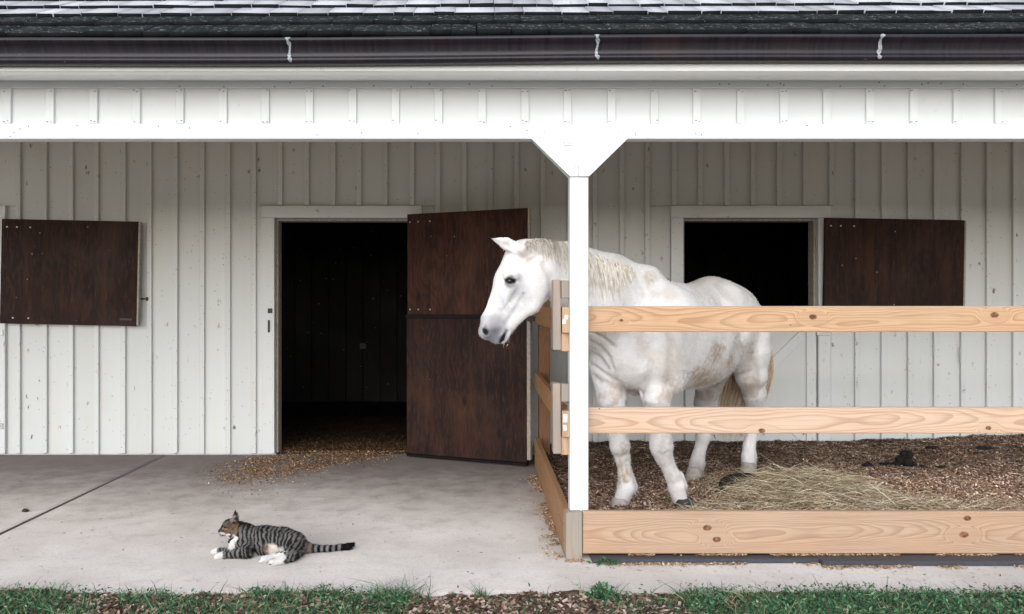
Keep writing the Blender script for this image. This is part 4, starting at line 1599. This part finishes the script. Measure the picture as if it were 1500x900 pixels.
    blend(.42 * crease_m, (.42, .38, .36))  # shade of the pressed creases painted into the coat colour
    dap = fbm(V, 11, 95, 3)
    blend(.30 * sstep(dap, .55, .72), (.60, .58, .58))
    blend(.5 * sstep(fbm(V, 5, 99, 4), .60, .74), (.60, .54, .49))
    for dy in (.05, -.05):
        blend(.85 * near(h(722, 486, dy), .045, .150), (.30, .30, .335))
        blend(.85 * near(h(722, 494, dy), .025, .085), (.125, .125, .140))
        blend(.85 * near(h(737, 498, dy), .015, .050), (.075, .073, .080))
        blend(.97 * near(h(712, 486.5, dy * 1.15), .012, .030), (.012, .011, .012))
        blend(.97 * near(h(740, 495, dy * .8), .010, .030), (.02, .018, .018))
        blend(.6 * near(h(701, 474, dy * .3), .01, .05), (.35, .33, .35))
    for s in (1, -1):
        blend(.6 * near(h(750, 440, .06 * s), .03, .15) * sstep(n2_, .4, .62), (.40, .40, .44))
        blend(.95 * near(h(747.5, 412, .085 * s), .030, .050), (.05, .045, .047))
        blend(.6 * near(h(760, 406, .088 * s), .012, .05), (.25, .24, .25))
        blend(.65 * near(h(757, 421, .08 * s), .02, .085), (.36, .36, .40))
        blend(.75 * near(h(772, 374, .08 * s), .02, .08) * sstep(n2_, .35, .6), (.34, .29, .23))
        blend(.55 * near(h(738, 356, .11 * s), .01, .05), (.42, .37, .35))
    def dab(px, py, rx, ry, ang, col, a=1.0, soft=.5):
        ca, sa = math.cos(R(ang)), math.sin(R(ang))
        dx_, dy_ = pxv - px, pyv - py
        d = np.hypot((dx_ * ca + dy_ * sa) / rx, (-dx_ * sa + dy_ * ca) / ry) + .5 * (n2_ - .5)
        blend(a * (1 - sstep(d, soft, 1.15)) * (Wd[:, 1] < 5.02) * (facing > 0), col)
    dab(711, 486, 4.2, 7.0, -20, (.010, .009, .010))
    dab(737, 494, 3.6, 12, 22, (.014, .013, .014), 1.0, .6)
    dab(741, 485, 4, 5, 10, (.09, .085, .09), .8, .2)
    dab(724, 470, 14, 10, 30, (.30, .29, .31), .5, .1)
    dab(748, 412, 9.0, 5.6, 4, (.018, .016, .016), 1.0, .7)
    dab(748, 418, 11, 6, 10, (.30, .29, .31), .6, .2)
    dab(757, 405, 9, 3.0, -18, (.36, .34, .34), .7, .2)
    dab(766, 430, 1.6, 1.6, 0, (.05, .04, .04), .9)
    dab(733, 440, 14, 22, 25, (.47, .47, .50), .55, .05)
    dab(765, 440, 16, 22, 0, (.55, .54, .56), .45, .05)
    dab(750, 462, 8, 18, 45, (.50, .49, .52), .5, .1)
    dab(764, 374, 6, 12, -55, (.34, .30, .26), .7, .1)
    dab(728, 352, 12, 2.6, 27, (.46, .42, .41), .8, .2)
    # dirt: belly, flank patch, knees, hocks, breast
    tan = (.40, .30, .22)
    n6_ = fbm(V, 60, 83, 3)
    for (px, py, Y, r, a) in ((1049, 519, 5.72, .06, .6), (1053, 512, 5.72, .05, .45), (1024, 550, 5.70, .06, .7), (1070, 535, 5.9, .06, .5), (1034, 560, 5.7, .12, .45), (900, 415, 5.3, .07, .3), (1000, 548, 5.6, .04, .4), (1004, 530, 5.55, .04, .2),
                              (1095, 515, 6.2, .07, .55), (915, 655, 5.34, .035, .6), (906, 690, 5.36, .07, .7), (908, 702, 5.36, .05, .6), (912, 660, 5.36, .04, .6), (972, 650, 5.2, .05, .4), (985, 700, 5.28, .05, .35),
                              (950, 408, 5.45, .05, .5), (980, 570, 5.5, .08, .5), (905, 570, 5.3, .08, .35), (1100, 560, 6.25, .06, .4), (1105, 600, 6.4, .06, .3), (1022, 690, 6.2, .05, .5), (945, 505, 5.2, .07, .25)):
        rp = r * 215
        d = np.hypot((pxv - px), (pyv - py) * .8) * (1 + .9 * (n2_ - .5)) + rp * 1.2 * (n1_ - .5)
        m_ = (1 - sstep(d, rp * .4, rp * 1.25)) * sstep(facing, 0, .3) * (np.abs(Wd[:, 1] - Y) < .5)
        blend(a * m_ * (.35 + .65 * sstep(n6_, .40, .58)), tan)
    bel = sstep(V[:, 2], .84, .70) * (V[:, 2] > .6) * (np.abs(V[:, 1]) < .3)
    blend(.5 * bel * sstep(n2_, .42, .6), (.38, .29, .22))
    blend(.40 * sstep(V[:, 2], .5, .06) * sstep(n1_, .40, .62), (.46, .38, .32))
    blend(.55 * np.exp(-((V[:, 0] + .33) / .12) ** 2) * sstep(V[:, 2], .95, .78) * (np.abs(V[:, 1]) < .24), (.12, .10, .09))  # darker band low between the hind legs
    t = T("horse_coat")
    a = t.n('ShaderNodeAttribute', attribute_name="col").outputs['Color']
    nz = t.noise(t.map(t.obj(), (30, 30, 90)), 2.0, 4, .65)
    v = t.rng(nz, .25, .75, .93, 1.06)
    cc = t.mix(1.0, a, t.n('ShaderNodeCombineXYZ', {0: v, 1: v, 2: v}).outputs[0], 'MULTIPLY')
    lo_ = t.noise(t.obj(), 9, 3, .5)
    t.bump(t.math('ADD', t.math('MULTIPLY', nz, .25), t.math('MULTIPLY', lo_, 1.2)), .45, .012)
    t.out(cc, .7, 0, .10)
    M['coat'] = t.m
    body = mesh_np('body', V, Q, t.m, root, (0, 0, 0), c, True, False)

    # ---- eyes
    M['eye'] = mat_plain("horse_eye", (.012, .009, .008), .08, 0, .6, 10, .2, .0)
    for s in (-1, 1):
        bm = bmesh.new()
        bmesh.ops.create_uvsphere(bm, u_segments=16, v_segments=10, radius=.0175)
        for fc in bm.faces: fc.smooth = True
        for v in bm.verts: v.co.x *= 1.35
        me = bpy.data.meshes.new('eye')
        bm.to_mesh(me); bm.free()
        link('eye', me, M['eye'], root, h(747.5, 411.8, .0735 * s), None, False)

    # ---- hooves
    M['hoof'] = mat_plain("pale_hoof", (.46, .42, .38), .6, 0, .3, 30, .5, .3)
    M['hoof_dark'] = mat_plain("dark_hoof", (.05, .045, .05), .5, 0, .35, 30, .4, .3)

    def hoof(px, py, Y, yaw, pitch, mat, sc=1.0):
        n = 20
        bm = bmesh.new()
        rings = []
        for (z, r, sh_) in ((.055, .050, -.008), (.048, .055, -.004), (.0, .068, .018), (-.025, .072, .026)):
            rings.append([bm.verts.new(((r * math.cos(2 * math.pi * i / n) * 1.08 + sh_) * sc, r * math.sin(2 * math.pi * i / n) * .92 * sc,
                                        (z - (.015 * (1 - math.cos(2 * math.pi * i / n)) / 2 if z > .04 else 0)) * sc)) for i in range(n)])
        for a in range(3):
            for i in range(n):
                bm.faces.new((rings[a][i], rings[a + 1][i], rings[a + 1][(i + 1) % n], rings[a][(i + 1) % n]))
        bm.faces.new(rings[0]); bm.faces.new(rings[-1][::-1])
        bmesh.ops.recalc_face_normals(bm, faces=bm.faces)
        for fc in bm.faces: fc.smooth = len(fc.verts) == 4
        me = bpy.data.meshes.new('hoof')
        bm.to_mesh(me); bm.free()
        return link('hoof', me, mat, root, HL(px, py, Y), (0, pitch, yaw), False)
    hoof(908, 741, 5.40, R(10), R(4), M['hoof'])
    hh = hoof(1002, 741, 5.34, R(30), R(12), M['hoof_dark'])
    hh['label'] = 'black hoof'
    hoof(1017, 694, 6.27, R(8), R(4), M['hoof'], .95)
    hoof(1097, 686, 6.47, R(0), R(4), M['hoof'], .95)

    # ---- hair
    M['mane'] = mat_vcol("cream_hair", .5, .35, .12, 30)
    crest = [HL(*q) for q in ((768, 356, 4.97), (785, 351, 4.99), (800, 352, 5.01), (820, 355, 5.06), (836, 360, 5.10), (855, 369, 5.17), (875, 376, 5.26), (895, 385, 5.34), (925, 395, 5.43))]
    crest = np.array(crest)
    n = 1900
    tt = rng.uniform(0, 1, n) ** .9 * (len(crest) - 1.001)
    i0 = tt.astype(int); fr_ = (tt - i0)[:, None]
    b = crest[i0] * (1 - fr_) + crest[i0 + 1] * fr_
    side = hl[None] * 1.0                                         # falls to the side that faces the camera
    b = b + hl * rng.uniform(-.02, .035, (n, 1)) + np.array([0, 0, 1]) * rng.uniform(-.035, .008, (n, 1))
    u = tt / (len(crest) - 1)
    L = np.interp(u, [0, .15, .3, .5, .8, 1], [.05, .07, .12, .24, .21, .05]) * rng.uniform(.35, 1.2, n)
    back = (crest[-1] - crest[0]); back /= np.linalg.norm(back)
    m_ = 6
    s_ = np.linspace(0, 1, m_)
    outw = .075 + .05 * u
    wob = rng.normal(0, .012, (n, 1, 3)) * s_[None, :, None]
    pts = b[:, None] + hl[None, None] * (outw[:, None, None] * np.sqrt(s_)[None, :, None]) + back[None, None] * (L * rng.uniform(.1, .45, n))[:, None, None] * s_[None, :, None] \
        + np.array([0, 0, -1])[None, None] * (L[:, None, None] * (s_ ** 1.5)[None, :, None]) + wob
    for it in range(12):
        d_ = .006 - f.sample(pts)
        pts = pts + hl[None, None] * (np.clip(d_, 0, .03) * 1.0)[..., None]
    C = palette(n, [(.80, .76, .70), (.73, .66, .57), (.84, .81, .77), (.64, .57, .48)], .08)
    top = (u < .35)
    C[top] = palette(top.sum(), [(.62, .57, .51), (.48, .42, .36), (.74, .70, .65)], .12)
    r = ribbons(pts, rng.uniform(.002, .005, n), C)
    mesh_np('mane', r[0], r[1], M['mane'], root, (0, 0, 0), r[2], False, False)
    # short coat hair
    tri = V[Q]; cen = tri.mean(1)
    nq = N[Q[:, 0]]
    ar = np.linalg.norm(np.cross(tri[:, 2] - tri[:, 0], tri[:, 3] - tri[:, 1]), axis=1)
    rep = rng.choice(len(Q), 90000, p=ar / ar.sum())
    dh = nq[rep] * .30 + np.array([-.75, 0, -.75]) + rng.normal(0, .28, (len(rep), 3))
    ch = c[Q[:, 0]][rep] * rng.uniform(.86, 1.08, (len(rep), 1))
    Lh = np.where(cen[rep][:, 0] > 1.2, rng.uniform(.004, .008, len(rep)), rng.uniform(.008, .018, len(rep)))
    s1 = strands(cen[rep] + rng.normal(0, .002, (len(rep), 3)), dh, Lh, np.zeros((len(rep), 3)), np.full(len(rep), .0022), ch, 1)
    o = mesh_np('coat_hair', s1[0], s1[1], M['coat'], root, (0, 0, 0), s1[2], False, False)
    o['kind'] = 'stuff'
    # fetlock feathers, belly and chin whiskers
    fb, fd, fl_ = [], [], []
    for (px, py, Y, cnt, rad) in ((922, 712, 5.46, 130, .03), (998, 712, 5.42, 110, .025), (1024, 680, 6.38, 60, .02), (1101, 671, 6.55, 60, .02)):
        q = HL(px, py, Y)
        fb.append(q + rng.normal(0, rad, (cnt, 3)) * .6); fd.append(np.array([-.7, 0, -.8]) + rng.normal(0, .3, (cnt, 3))); fl_.append(rng.uniform(.03, .07, cnt))
    q = h(739, 499); fb.append(q + rng.normal(0, .012, (14, 3))); fd.append(np.array([0, 0, -1]) + rng.normal(0, .35, (14, 3))); fl_.append(rng.uniform(.015, .035, 14))
    fb = np.concatenate(fb); fd = np.concatenate(fd); fl_ = np.concatenate(fl_)
    s1 = strands(fb, fd, fl_, rng.normal(0, .006, (len(fb), 3)), np.full(len(fb), .0016), palette(len(fb), [(.7, .67, .63), (.55, .5, .45)], .1), 3)
    mesh_np('feather_hair', s1[0], s1[1], M['mane'], root, (0, 0, 0), s1[2], False, False)
    # tail
    n = 1100
    ctl = np.array([(-.84, 0, 1.30), (-.93, .06, 1.16), (-.96, .095, .92), (-.92, .105, .65), (-.86, .05, .42), (-.83, .02, .25)])
    m_ = 12
    s_ = np.linspace(0, len(ctl) - 1.001, m_)
    i0 = s_.astype(int); fr_ = (s_ - i0)[:, None]
    line = ctl[i0] * (1 - fr_) + ctl[i0 + 1] * fr_
    sp = np.interp(np.linspace(0, 1, m_), [0, .15, .5, 1], [.025, .05, .10, .06])
    r0 = rng.uniform(-1.5, 1.5, (n, 1, 3)) * np.array([.6, 1.25, .0])
    endk = rng.uniform(.8, 1.0, n)
    pts = line[None] + r0 * sp[None, :, None] + np.array([0, 0, 1.]) * rng.normal(0, .02, (n, 1, 1))
    pts[:, :, 2] = 1.30 - (1.30 - pts[:, :, 2]) * endk[:, None]
    C = palette(n, [(.54, .40, .27), (.44, .31, .19), (.68, .56, .43), (.34, .23, .14)], .12)
    r = ribbons(pts, rng.uniform(.003, .006, n), C)
    mesh_np('tail', r[0], r[1], M['mane'], root, (0, 0, 0), r[2], False, False)


horse()


# ------------------------------------------------------------------ cat
def cat():
    C0 = P(380, 812, 4.70); C0.z = 0
    root = thing('cat', 'grey tabby cat with white paws lying on the concrete', 'cat', C0)
    o0 = np.array(C0)

    def c(px, py, Y):
        return np.array(P(px, py, Y)) - o0

    def z(px, py, Z):
        """point on the sight line at height Z"""
        Y = (CAMZ - Z) * F / (py - 447)
        return np.array(P(px, py, Y)) - o0
    f = Field((-.34, -.22, -.004), (.56, .30, .28), .0032)
    BY = 4.74
    f.chain([(c(362, 789, BY), .062), (c(388, 791, BY), .070), (c(412, 794, BY), .072), (c(430, 797, BY), .066)], .03)
    f.chain([(c(362, 800, BY), .050), (c(400, 805, BY), .050), (c(430, 806, BY), .045)], .03)
    f.chain([(c(350, 785, BY), .050), (c(346, 796, BY - .01), .040)], .03)
    f.chain([(c(358, 780, BY), .050), (c(346, 776, BY), .040), (c(338, 773, BY), .036)], .025)
    # head
    f.ell(c(337, 771, BY), (.043, .044, .040), .015)
    f.cone(c(330, 775, BY), c(323.5, 778.5, BY), .026, .0145, .014)
    f.cone(c(327, 782, BY), c(325, 783, BY), .014, .010, .01)
    f.cone(c(340, 780, BY - .022), c(336, 779, BY - .026), .024, .02, .012)
    f.cone(c(340, 780, BY + .022), c(336, 779, BY + .026), .024, .02, .012)
    for s in (-1, 1):
        sx = 0 if s < 0 else 2.0
        f.cone(c(343 + sx, 764, BY + .026 * s), c(344.5 + sx, 747.5 if s < 0 else 751, BY + .036 * s), .0215, .002, .008, (1, .0, .2), .7)
        f.cone(c(338 + sx, 766, BY + .048 * s), c(342 + sx, 752, BY + .044 * s), .013, .002, .005, None, 1, '-')
        f.ell(c(327, 773.5, BY + .024 * s), (.0085, .0085, .0075), .004, None, '-')
    f.cone(c(322, 782, BY), c(330, 782, BY - .022), .0025, .002, .003, None, 1, '-')
    # fore legs
    f.chain([(c(364, 799, 4.69), .040), (z(360, 809, .032), .034), (z(340, 812, .022), .019), (z(326, 814, .017), .0165), (z(319, 815.5, .014), .017)], .014)
    f.chain([(c(352, 800, 4.76), .035), (z(338, 807, .028), .020), (z(320, 808, .02), .0165), (z(312.5, 809, .015), .0155)], .012)
    # haunch and hind legs
    f.ell(c(430, 800, 4.695), (.062, .046, .062), .022)
    f.chain([(c(432, 806, 4.66), .045), (z(427, 813, .036), .030), (z(412, 821, .022), .019), (z(399, 825.5, .014), .0175)], .014)
    f.chain([(z(420, 812, .04), .028), (z(404, 816, .022), .018), (z(386, 820, .018), .0175)], .012)
    # toes
    for k in range(4):
        f.cone(z(398 - .6 * k, 823.5 + 1.4 * k, .014), z(395.5 - .6 * k, 824 + 1.4 * k, .011), .007, .0065, .004)
        f.cone(z(384.5 - .4 * k, 818 + 1.4 * k, .02 - .002 * k), z(382 - .4 * k, 818.5 + 1.4 * k, .018 - .002 * k), .0065, .006, .004)
        f.cone(z(318.5, 813.5 + 1.0 * k, .012), z(315, 814 + 1.0 * k, .009), .0065, .006, .004)
    # tail
    f.chain([(c(440, 800, 4.74), .040), (z(450, 803, .028), .026), (z(462, 804, .020), .0195), (z(480, 804, .018), .0165), (z(498, 802, .018), .0155), (z(510, 800.5, .022), .015), (z(517, 797.5, .028), .010)], .012)
    V, Q = f.mesh()
    V[:, 2] = np.maximum(V[:, 2], .0015)
    # coat
    n1 = fbm(V, 26, 5, 3); n2 = fbm(V, 70, 6, 3)
    A = c(338, 772, BY); B = c(450, 800, 4.74); E = c(517, 798, 4.86)
    ax = B - A; La = np.linalg.norm(ax)
    u = (V - A) @ ax / La
    low = V[:, 2]
    xr = V[:, 0]
    # body bands run down the flank and sweep back; thigh bands curl
    ph = xr + .28 * (.09 - low) * np.where(xr < c(415, 0, BY)[0], -.35, 1.1) + .014 * (n1 - .5) * 2
    band = np.sin(ph * 2 * np.pi / .0225 + 3.0 * n1)
    n5 = fbm(V * np.array([.5, 1, .8]), 45, 15, 3)
    dark = sstep(band + 1.0 * (n2 - .5) + 2.2 * (n5 - .5), -.5, .25)
    base = np.array([.115, .105, .098]); blk = np.array([.009, .0085, .010])
    grey = np.array([.24, .235, .23])
    cl = base + (grey - base) * n2[:, None]
    cl = cl + (blk - cl) * (dark * .94)[:, None]
    spine = sstep(low, .135, .165)
    cl = cl + (blk - cl) * (.6 * spine)[:, None]

    def blend(m, col):
        nonlocal cl
        m = np.clip(m, 0, 1)[:, None]
        cl = cl * (1 - m) + np.array(col) * m

    def near(p, r0, r1):
        d = np.linalg.norm(V - p, axis=1) + .022 * (n2 - .5) + .03 * (n1 - .5)
        return 1 - sstep(d, r0, r1)
    # head: brown-grey face with dark forehead
    hd = near(c(336, 772, BY), .05, .062)
    blend(hd, (.105, .082, .068))
    fs = sstep(np.sin((V[:, 2] * 1.2 - V[:, 0] * .9) * 2 * np.pi / .017 + 2 * n1), 0, .6)
    blend(hd * fs * .85, (.02, .018, .018))
    blend(.8 * near(c(345, 779, BY - .045), .008, .034), (.17, .105, .06))
    blend(.6 * near(c(331, 777, BY - .035), .004, .020), (.22, .13, .085))
    blend(near(c(326, 784, BY), .008, .017), (.72, .70, .68))
    blend(.8 * near(c(336, 786, BY - .01), .012, .026), (.78, .75, .72))
    blend(near(c(321.2, 777.5, BY), .004, .008), (.32, .13, .11))
    for s in (-1, 1):
        blend(near(c(341, 760, BY + .045 * s), .006, .017), (.38, .29, .27))
        blend(near(c(344.5, 748, BY + .034 * s), .003, .011), (.03, .025, .024))
        blend(.9 * near(c(327, 773.5, BY + .024 * s), .009, .012), (.03, .025, .024))
    white = (.70, .685, .67)
    blend(near(c(338, 797, 4.70), .020, .038), white)
    blend(near(c(345, 789, 4.69), .010, .022), white)
    blend(near(c(341, 801, 4.70), .016, .028), white)
    blend(near(z(320, 815, .014), .034, .038), white)
    blend(near(z(312, 809, .016), .030, .034), white)
    blend(near(z(400, 822, .02), .058, .066) * (low < .06), white)
    blend(near(z(420, 813, .035), .030, .040) * (low < .062), white)
    blend(near(z(390, 818, .02), .05, .06) * (low < .05), white)
    blend(near(c(401, 805, 4.68), .026, .050) * sstep(low, .088, .07), (.74, .68, .62))
    blend(near(c(411, 806, 4.67), .012, .035) * sstep(low, .075, .06), white)
    blend(.6 * near(c(391, 804, 4.675), .008, .032), (.34, .22, .15))
    blend(near(c(369, 813, 4.69), .015, .026), white)
    blend(near(z(383, 820.5, .016), .005, .011), (.20, .10, .09))
    blend(near(z(397.5, 826, .010), .004, .009), (.08, .06, .06))
    # tail rings
    tl = sstep(xr, c(452, 0, 4.8)[0], c(458, 0, 4.8)[0])
    rg = sstep(np.sin(xr * 2 * np.pi / .031), -.2, .3)
    tc = np.array([.20, .20, .20]) * (1 - rg[:, None]) + blk * rg[:, None]
    tip = sstep(xr, c(501, 0, 4.85)[0], c(505, 0, 4.85)[0])[:, None]
    tc = tc * (1 - tip) + blk * tip
    cl = cl * (1 - tl[:, None]) + tc * tl[:, None]
    blend(.7 * near(c(450, 804, 4.73), .012, .034), (.28, .17, .10))
    Wc = V + o0
    pxc = 705 + Wc[:, 0] * F / Wc[:, 1]; pyc = 447 - (Wc[:, 2] - CAMZ) * F / Wc[:, 1]

    def dab(px, py, rx, ry, ang, col, a=1.0, soft=.5, ymax=4.745):
        ca, sa = math.cos(R(ang)), math.sin(R(ang))
        dx_, dy_ = pxc - px, pyc - py
        d = np.hypot((dx_ * ca + dy_ * sa) / rx, (-dx_ * sa + dy_ * ca) / ry) + .6 * (n2 - .5)
        blend(a * (1 - sstep(d, soft, 1.15)) * (Wc[:, 1] < ymax), col)
    dk = (.014, .012, .013)
    dab(338, 762, 14, 3.0, -18, dk, .8)                 # dark crown
    dab(351, 765, 6, 3.5, 35, dk, .8)
    dab(329, 767, 9, 2.2, -28, (.10, .085, .075), .9)
    dab(324, 771.5, 3.2, 2.6, -20, dk, .95)              # eye rim and eye line
    dab(329, 773.3, 6, 1.1, 4, dk, .95)
    dab(330, 775.2, 5, 1.0, 6, (.34, .28, .22), .8)
    dab(331, 777.5, 4.5, 1.6, 15, (.12, .055, .035), .8)
    dab(337, 777, 5, 3, -35, (.19, .10, .055), .8)
    dab(345, 770.5, 6, 4, -35, (.23, .125, .06), .75)
    dab(342, 774, 6, 1.0, -35, dk, .7)
    dab(318.5, 777, 2.2, 2.0, 0, (.20, .075, .06), .9)
    dab(321.5, 775.5, 2.5, 1.2, -35, dk, .8)
    dab(326, 781.5, 4.5, 2.0, 12, (.72, .68, .65), .95)
    dab(333, 783.5, 6, 1.8, 0, (.75, .72, .70), .95)
    dab(340, 790, 2.6, 9, 25, (.72, .70, .68), .95)
    dab(336.5, 799, 4, 9, -15, (.72, .70, .68), .95)
    dab(339.5, 760.5, 3.2, 5.2, 18, (.30, .22, .205), .9)   # ear lining
    dab(344.8, 750, 2.4, 4.5, 8, dk, .9)
    M['catfur'] = mat_vcol("tabby_coat", .85, .05, .15, 220, 0, .4, (300, 300, 300))
    mesh_np('body', V, Q, M['catfur'], root, (0, 0, 0), cl, True, False)
    # short fur
    tri = V[Q]
    nrm = np.cross(tri[:, 2] - tri[:, 0], tri[:, 3] - tri[:, 1])
    nrm /= np.linalg.norm(nrm, axis=1)[:, None] + 1e-12
    cen = tri.mean(1)
    rep = rng.integers(0, len(Q), 42000)
    b = cen[rep] + rng.normal(0, .001, (len(rep), 3))
    d = nrm[rep] * .55 + np.array([.8, 0, -.35]) + rng.normal(0, .25, (len(rep), 3))
    hdm = np.linalg.norm(cen[rep] - c(336, 772, BY), axis=1) < .06
    L = np.where(hdm, .005, rng.uniform(.007, .013, len(rep)))
    keep = (cen[rep][:, 2] > .004)
    s1 = strands(b[keep], d[keep], L[keep], np.zeros((keep.sum(), 3)), np.full(keep.sum(), .0013), cl[Q[:, 0]][rep][keep], 1)
    o = mesh_np('fur', s1[0], s1[1], M['catfur'], root, (0, 0, 0), s1[2], False, False)
    o['kind'] = 'stuff'
    # eyes
    M['cateye'] = mat_plain("cat_eye", (.34, .38, .16), .1, 0, .6, 30, .2, 0)
    for s in (-1, 1):
        bm = bmesh.new()
        bmesh.ops.create_uvsphere(bm, u_segments=12, v_segments=8, radius=.0075)
        me = bpy.data.meshes.new('eye'); bm.to_mesh(me); bm.free()
        link('eye', me, M['cateye'], root, c(327.9, 773.8, BY + .0235 * s), None, False)
    # whiskers
    n = 14
    sgn = np.where(np.arange(n) % 2 == 0, -1., 1.)
    b = c(323.5, 780, BY) + np.stack([np.zeros(n), .010 * sgn, rng.normal(0, .002, n)], 1)
    d = np.stack([rng.normal(-.35, .2, n), sgn * .9, rng.normal(-.45, .25, n)], 1)
    s1 = strands(b, d, rng.uniform(.035, .055, n), np.stack([np.zeros(n), np.zeros(n), np.full(n, -.012)], 1), np.full(n, .0006), np.tile((.7, .7, .7), (n, 1)), 3)
    mesh_np('whiskers', s1[0], s1[1], M['catfur'], root, (0, 0, 0), s1[2], False, False)
    # collar
    cc_ = (c(346, 783.5, BY)); ax_ = c(341, 777, BY) - c(350, 788, BY); ax_ /= np.linalg.norm(ax_)
    e1 = np.cross(ax_, (0, 1, 0)); e1 /= np.linalg.norm(e1); e2 = np.cross(ax_, e1)
    n = 40
    Vv, Ff = [], []
    for i in range(n):
        a = 2 * math.pi * i / n
        rad = e1 * math.cos(a) * .0495 + e2 * math.sin(a) * .0515
        for (k, rr) in ((-.005, 1.0), (.005, 1.0), (.005, .93), (-.005, .93)):
            Vv.append(cc_ + rad * rr + ax_ * k)
    for i in range(n):
        for j in range(4):
            Ff.append((i * 4 + j, i * 4 + (j + 1) % 4, ((i + 1) % n) * 4 + (j + 1) % 4, ((i + 1) % n) * 4 + j))
    M['collar'] = mat_plain("dark_collar", (.012, .013, .022), .5, 0, .3, 60, .3)
    co = mesh_np('collar', Vv, Ff, M['collar'], root, (0, 0, 0), None, False, False)
    me = box_mesh(.018, .004, .022, M['collar'], .002)
    link('tag', me, None, co, c(336.5, 793, BY - .035), (0, R(20), 0), False)


cat()
